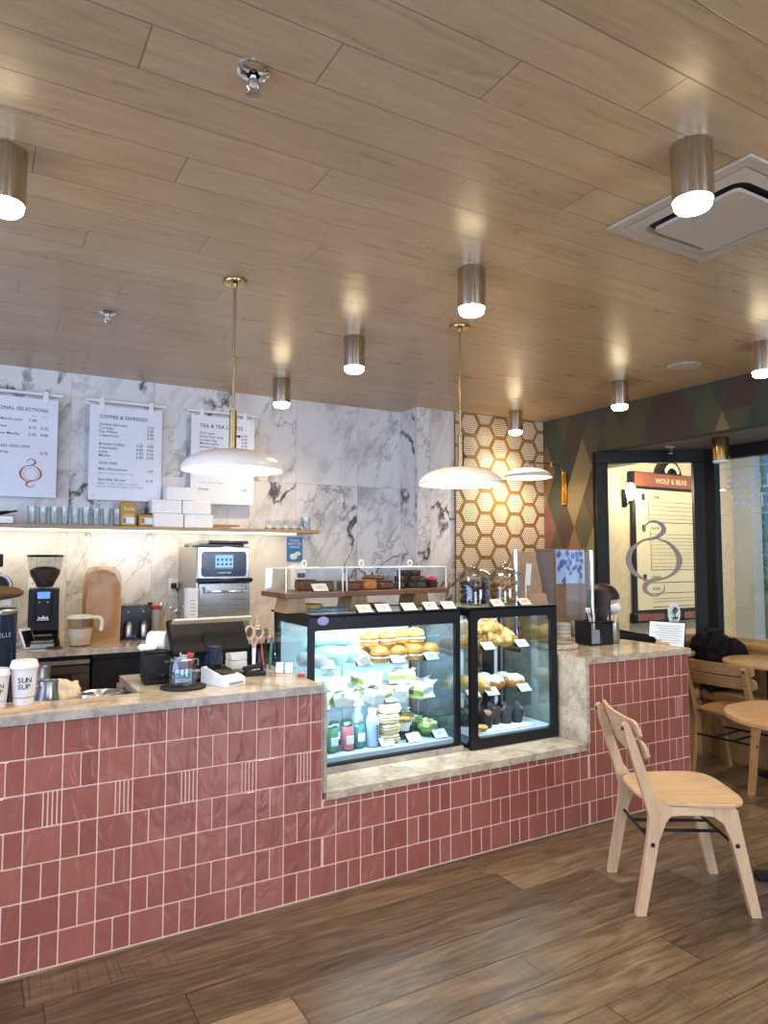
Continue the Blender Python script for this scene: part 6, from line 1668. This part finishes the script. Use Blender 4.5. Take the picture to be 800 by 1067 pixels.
for q,dirv in ((1,Vector((.95,-.2,-.2))),(-1,Vector((.98,.12,-.2)))):
    b=Vector(ARM[q][-1]); d=dirv.normalized(); side=Vector((-d.y,d.x,0)).normalized()
    bd_.ell((0,0,0),(.05,.038,.015),18,12,T=Matrix.Translation(b+d*.045) @ plane_T((0,0,0),d,side))
    for o,L in ((-.029,.060),(-.010,.072),(.010,.068),(.028,.052)):
        p0=b+d*.075+side*o*(1.0); p1=p0+d*L*.5+side*o*.25+Vector((0,0,.006)); p2=p0+d*L*.85+side*o*.35+Vector((0,0,-.010)); p3=p0+d*L+side*o*.38+Vector((0,0,-.022))
        bd_.tube(catmull([p0-d*.03,p0,p1,p2,p3],3),[.0095]*5+[.009]*4+[.008]*3+[.0065],10)
    inn=side*(-q)*-1.0 if False else (side if q<0 else -side)
    bd_.tube(catmull([b+d*.005+inn*.012,b+d*.03+inn*.04,b+d*.055+inn*.053+Vector((0,0,-.004)),b+d*.075+inn*.054+Vector((0,0,-.012))],3),[.013]*4+[.011]*3+[.0095]*2+[.008],10)
body=remeshed(bd_,'body',M['skin'],pe,.0045,2)
m=MB(); torso(m,.016); arms(m,.013); limb(m,[(.01,0,.94),(.035,0,.985)],[.085,.062]); sw_=remeshed(m,'sweater',M['sweater'],pe,.0075,4)
m=MB(); m.ell((0,0,HIP-.01),(.128,.163,.10),22,14); legs(m,.013); remeshed(m,'trousers',M['denim'],pe,.0075,3)
for q in (1,-1):
    m=MB(); limb(m,[(.315,q*.16,.075),(.39,q*.165,.052),(.48,q*.17,.045)],[.05,.045,.036]); m.bx(.265,.515,q*.165-.042,q*.165+.042,.002,.026,.008)
    remeshed(m,'shoe',M['black'],pe,.007,2)
hm=MB()
def hairfn(p,u,v):
    q=Vector(p); q*=1+.03*mnoise.noise(Vector((q.x*30,q.y*30,q.z*6)))
    if q.x>.035 and q.z<-.012: q.x=.035
    return q
hm.ell((0,0,0),(.121,.091,.118),40,30,T=Matrix.Translation(HC+Vector((-.018,0,.020))),fn=hairfn)
hrng=random.Random(8)
for k in range(64):
    a=R(62+(298-62)*k/63); rx,ry=.098,.083; L=hrng.uniform(.22,.33); w1=hrng.uniform(-.016,.016); w2=hrng.uniform(-.02,.02)
    x0=HC.x-.02+rx*math.cos(a); y0=ry*math.sin(a); z0_=HC.z
    pts=[(HC.x-.02+.045*math.cos(a),.038*math.sin(a),z0_+.118),(HC.x-.02+.088*math.cos(a),.072*math.sin(a),z0_+.088),(x0,y0,z0_+.03),(x0-.004,y0*1.06,z0_-.06),(x0-.010+w1,y0*1.12+w2*.5,z0_-.15),(x0-.004+w2,y0*1.12+w1,z0_-L)]
    hm.tube(catmull(pts,4),[.008]*4+[.010]*8+[.013]*4+[.011]*3+[.006,.003],8)
hair=remeshed(hm,'hair',M['hair'],pe,.005,1)
mk=MB()
mk.ell((0,0,0),(.086,.070,.058),26,18,T=HT @ Matrix.Translation((.034,0,-.030)),fn=lambda p,u,v: Vector((max(p.x,-.012),p.y,p.z)))
tag(mk.build('face_mask',M['paper'],pe),'white face mask')
e=MB()
for q in (-1,1): e.tube([HT @ Vector((.03,q*.064,-.045)),HT @ Vector((.0,q*.081,-.02))],.002,6)
e.build('mask_loop',M['paper'],pe)
for q in (-1,1):
    ey=MB().ell((0,0,0),(.008,.014,.007),12,8,T=HT @ Matrix.Translation((.085,q*.03,.014))).build('eye',M['white'],pe)
    MB().ell((0,0,0),(.004,.0065,.0065),10,8,T=HT @ Matrix.Translation((.0905,q*.03,.014))).build('iris',M['hair'],ey)

# ================================================================== LIGHT AND CAMERA
lampobj('shelf_light','AREA',(.48,4.875,1.628),E_SHELF,(1.0,.82,.47),(R(14),0,0),shape='RECTANGLE',size=3.0,size_y=.03)
for x0,x1,e_ in ((-2.75,-.45,E_WIN*.8),(2.1,4.25,E_WIN)):
    lampobj('window_daylight','AREA',((x0+x1)/2,-3.98,1.45),e_,(.66,.78,1.0),(R(90),0,0),shape='RECTANGLE',size=x1-x0-.1,size_y=1.95)
lampobj('window_daylight','AREA',(-2.97,1.65,1.75),E_LEFT,(.42,.58,1.0),(0,R(-90),0),shape='RECTANGLE',size=1.5,size_y=4.3)
wl=thing('outdoor_wall_lamp','small bright wall lamp left of the notice board outside','wall lamp',(5.66,4.93,2.06))
MB().bx(-.03,.03,-.02,-.001,-.09,.09,.004).tube([(0,-.02,-.05),(0,-.06,-.06),(0,-.07,-.03)],.008,8).build('bracket',M['black'],wl)
tag(MB().lathe([(0,-.03),(.03,-.02),(.045,.05),(.05,.11),(.03,.15),(0,.155)],22,c=(0,-.085,0)).build('lamp_glass',emit('outdoor_lamp','fff0cf',5.0),wl),'glowing lamp glass')
lampobj('outdoor_lamp_light','POINT',(5.66,4.70,2.1),14.0,(1.0,.83,.55),shadow_soft_size=.06)
for x_ in (5.75,6.45): lampobj('stucco_fill_spot','SPOT',(x_,3.3,3.6),230.0,(1.0,.80,.54),Vector((0.05,1.6,-2.1)).to_track_quat('-Z','Y').to_euler(),spot_size=R(72),spot_blend=.7,shadow_soft_size=.12)  # unseen fill spots, added to brighten the stucco wall
w=bpy.data.worlds.new('World'); scene.world=w; w.use_nodes=True
w.node_tree.nodes['Background'].inputs[0].default_value=(.62,.78,1.0,1); w.node_tree.nodes['Background'].inputs[1].default_value=E_SKY
cam=bpy.data.cameras.new('Camera'); co=bpy.data.objects.new('Camera',cam); col.objects.link(co); scene.camera=co
cam.sensor_fit='HORIZONTAL'; cam.sensor_width=36.0; cam.lens=730/800*36
co.location=(0,0,1.47); co.rotation_euler=(R(90)+math.atan(46.5/730),0,R(-30)); cam.clip_start=.05
scene.view_settings.view_transform='Standard'; scene.view_settings.look='None'; scene.view_settings.gamma=1.0
scene.view_settings.exposure=0.12; scene.view_settings.use_curve_mapping=False
scene.cycles.use_denoising=True; scene.cycles.max_bounces=10; scene.cycles.diffuse_bounces=5; scene.cycles.transparent_max_bounces=24
scene.cycles.sample_clamp_indirect=6.0
try: scene.cycles.denoiser='OPENIMAGEDENOISE'
except Exception: pass
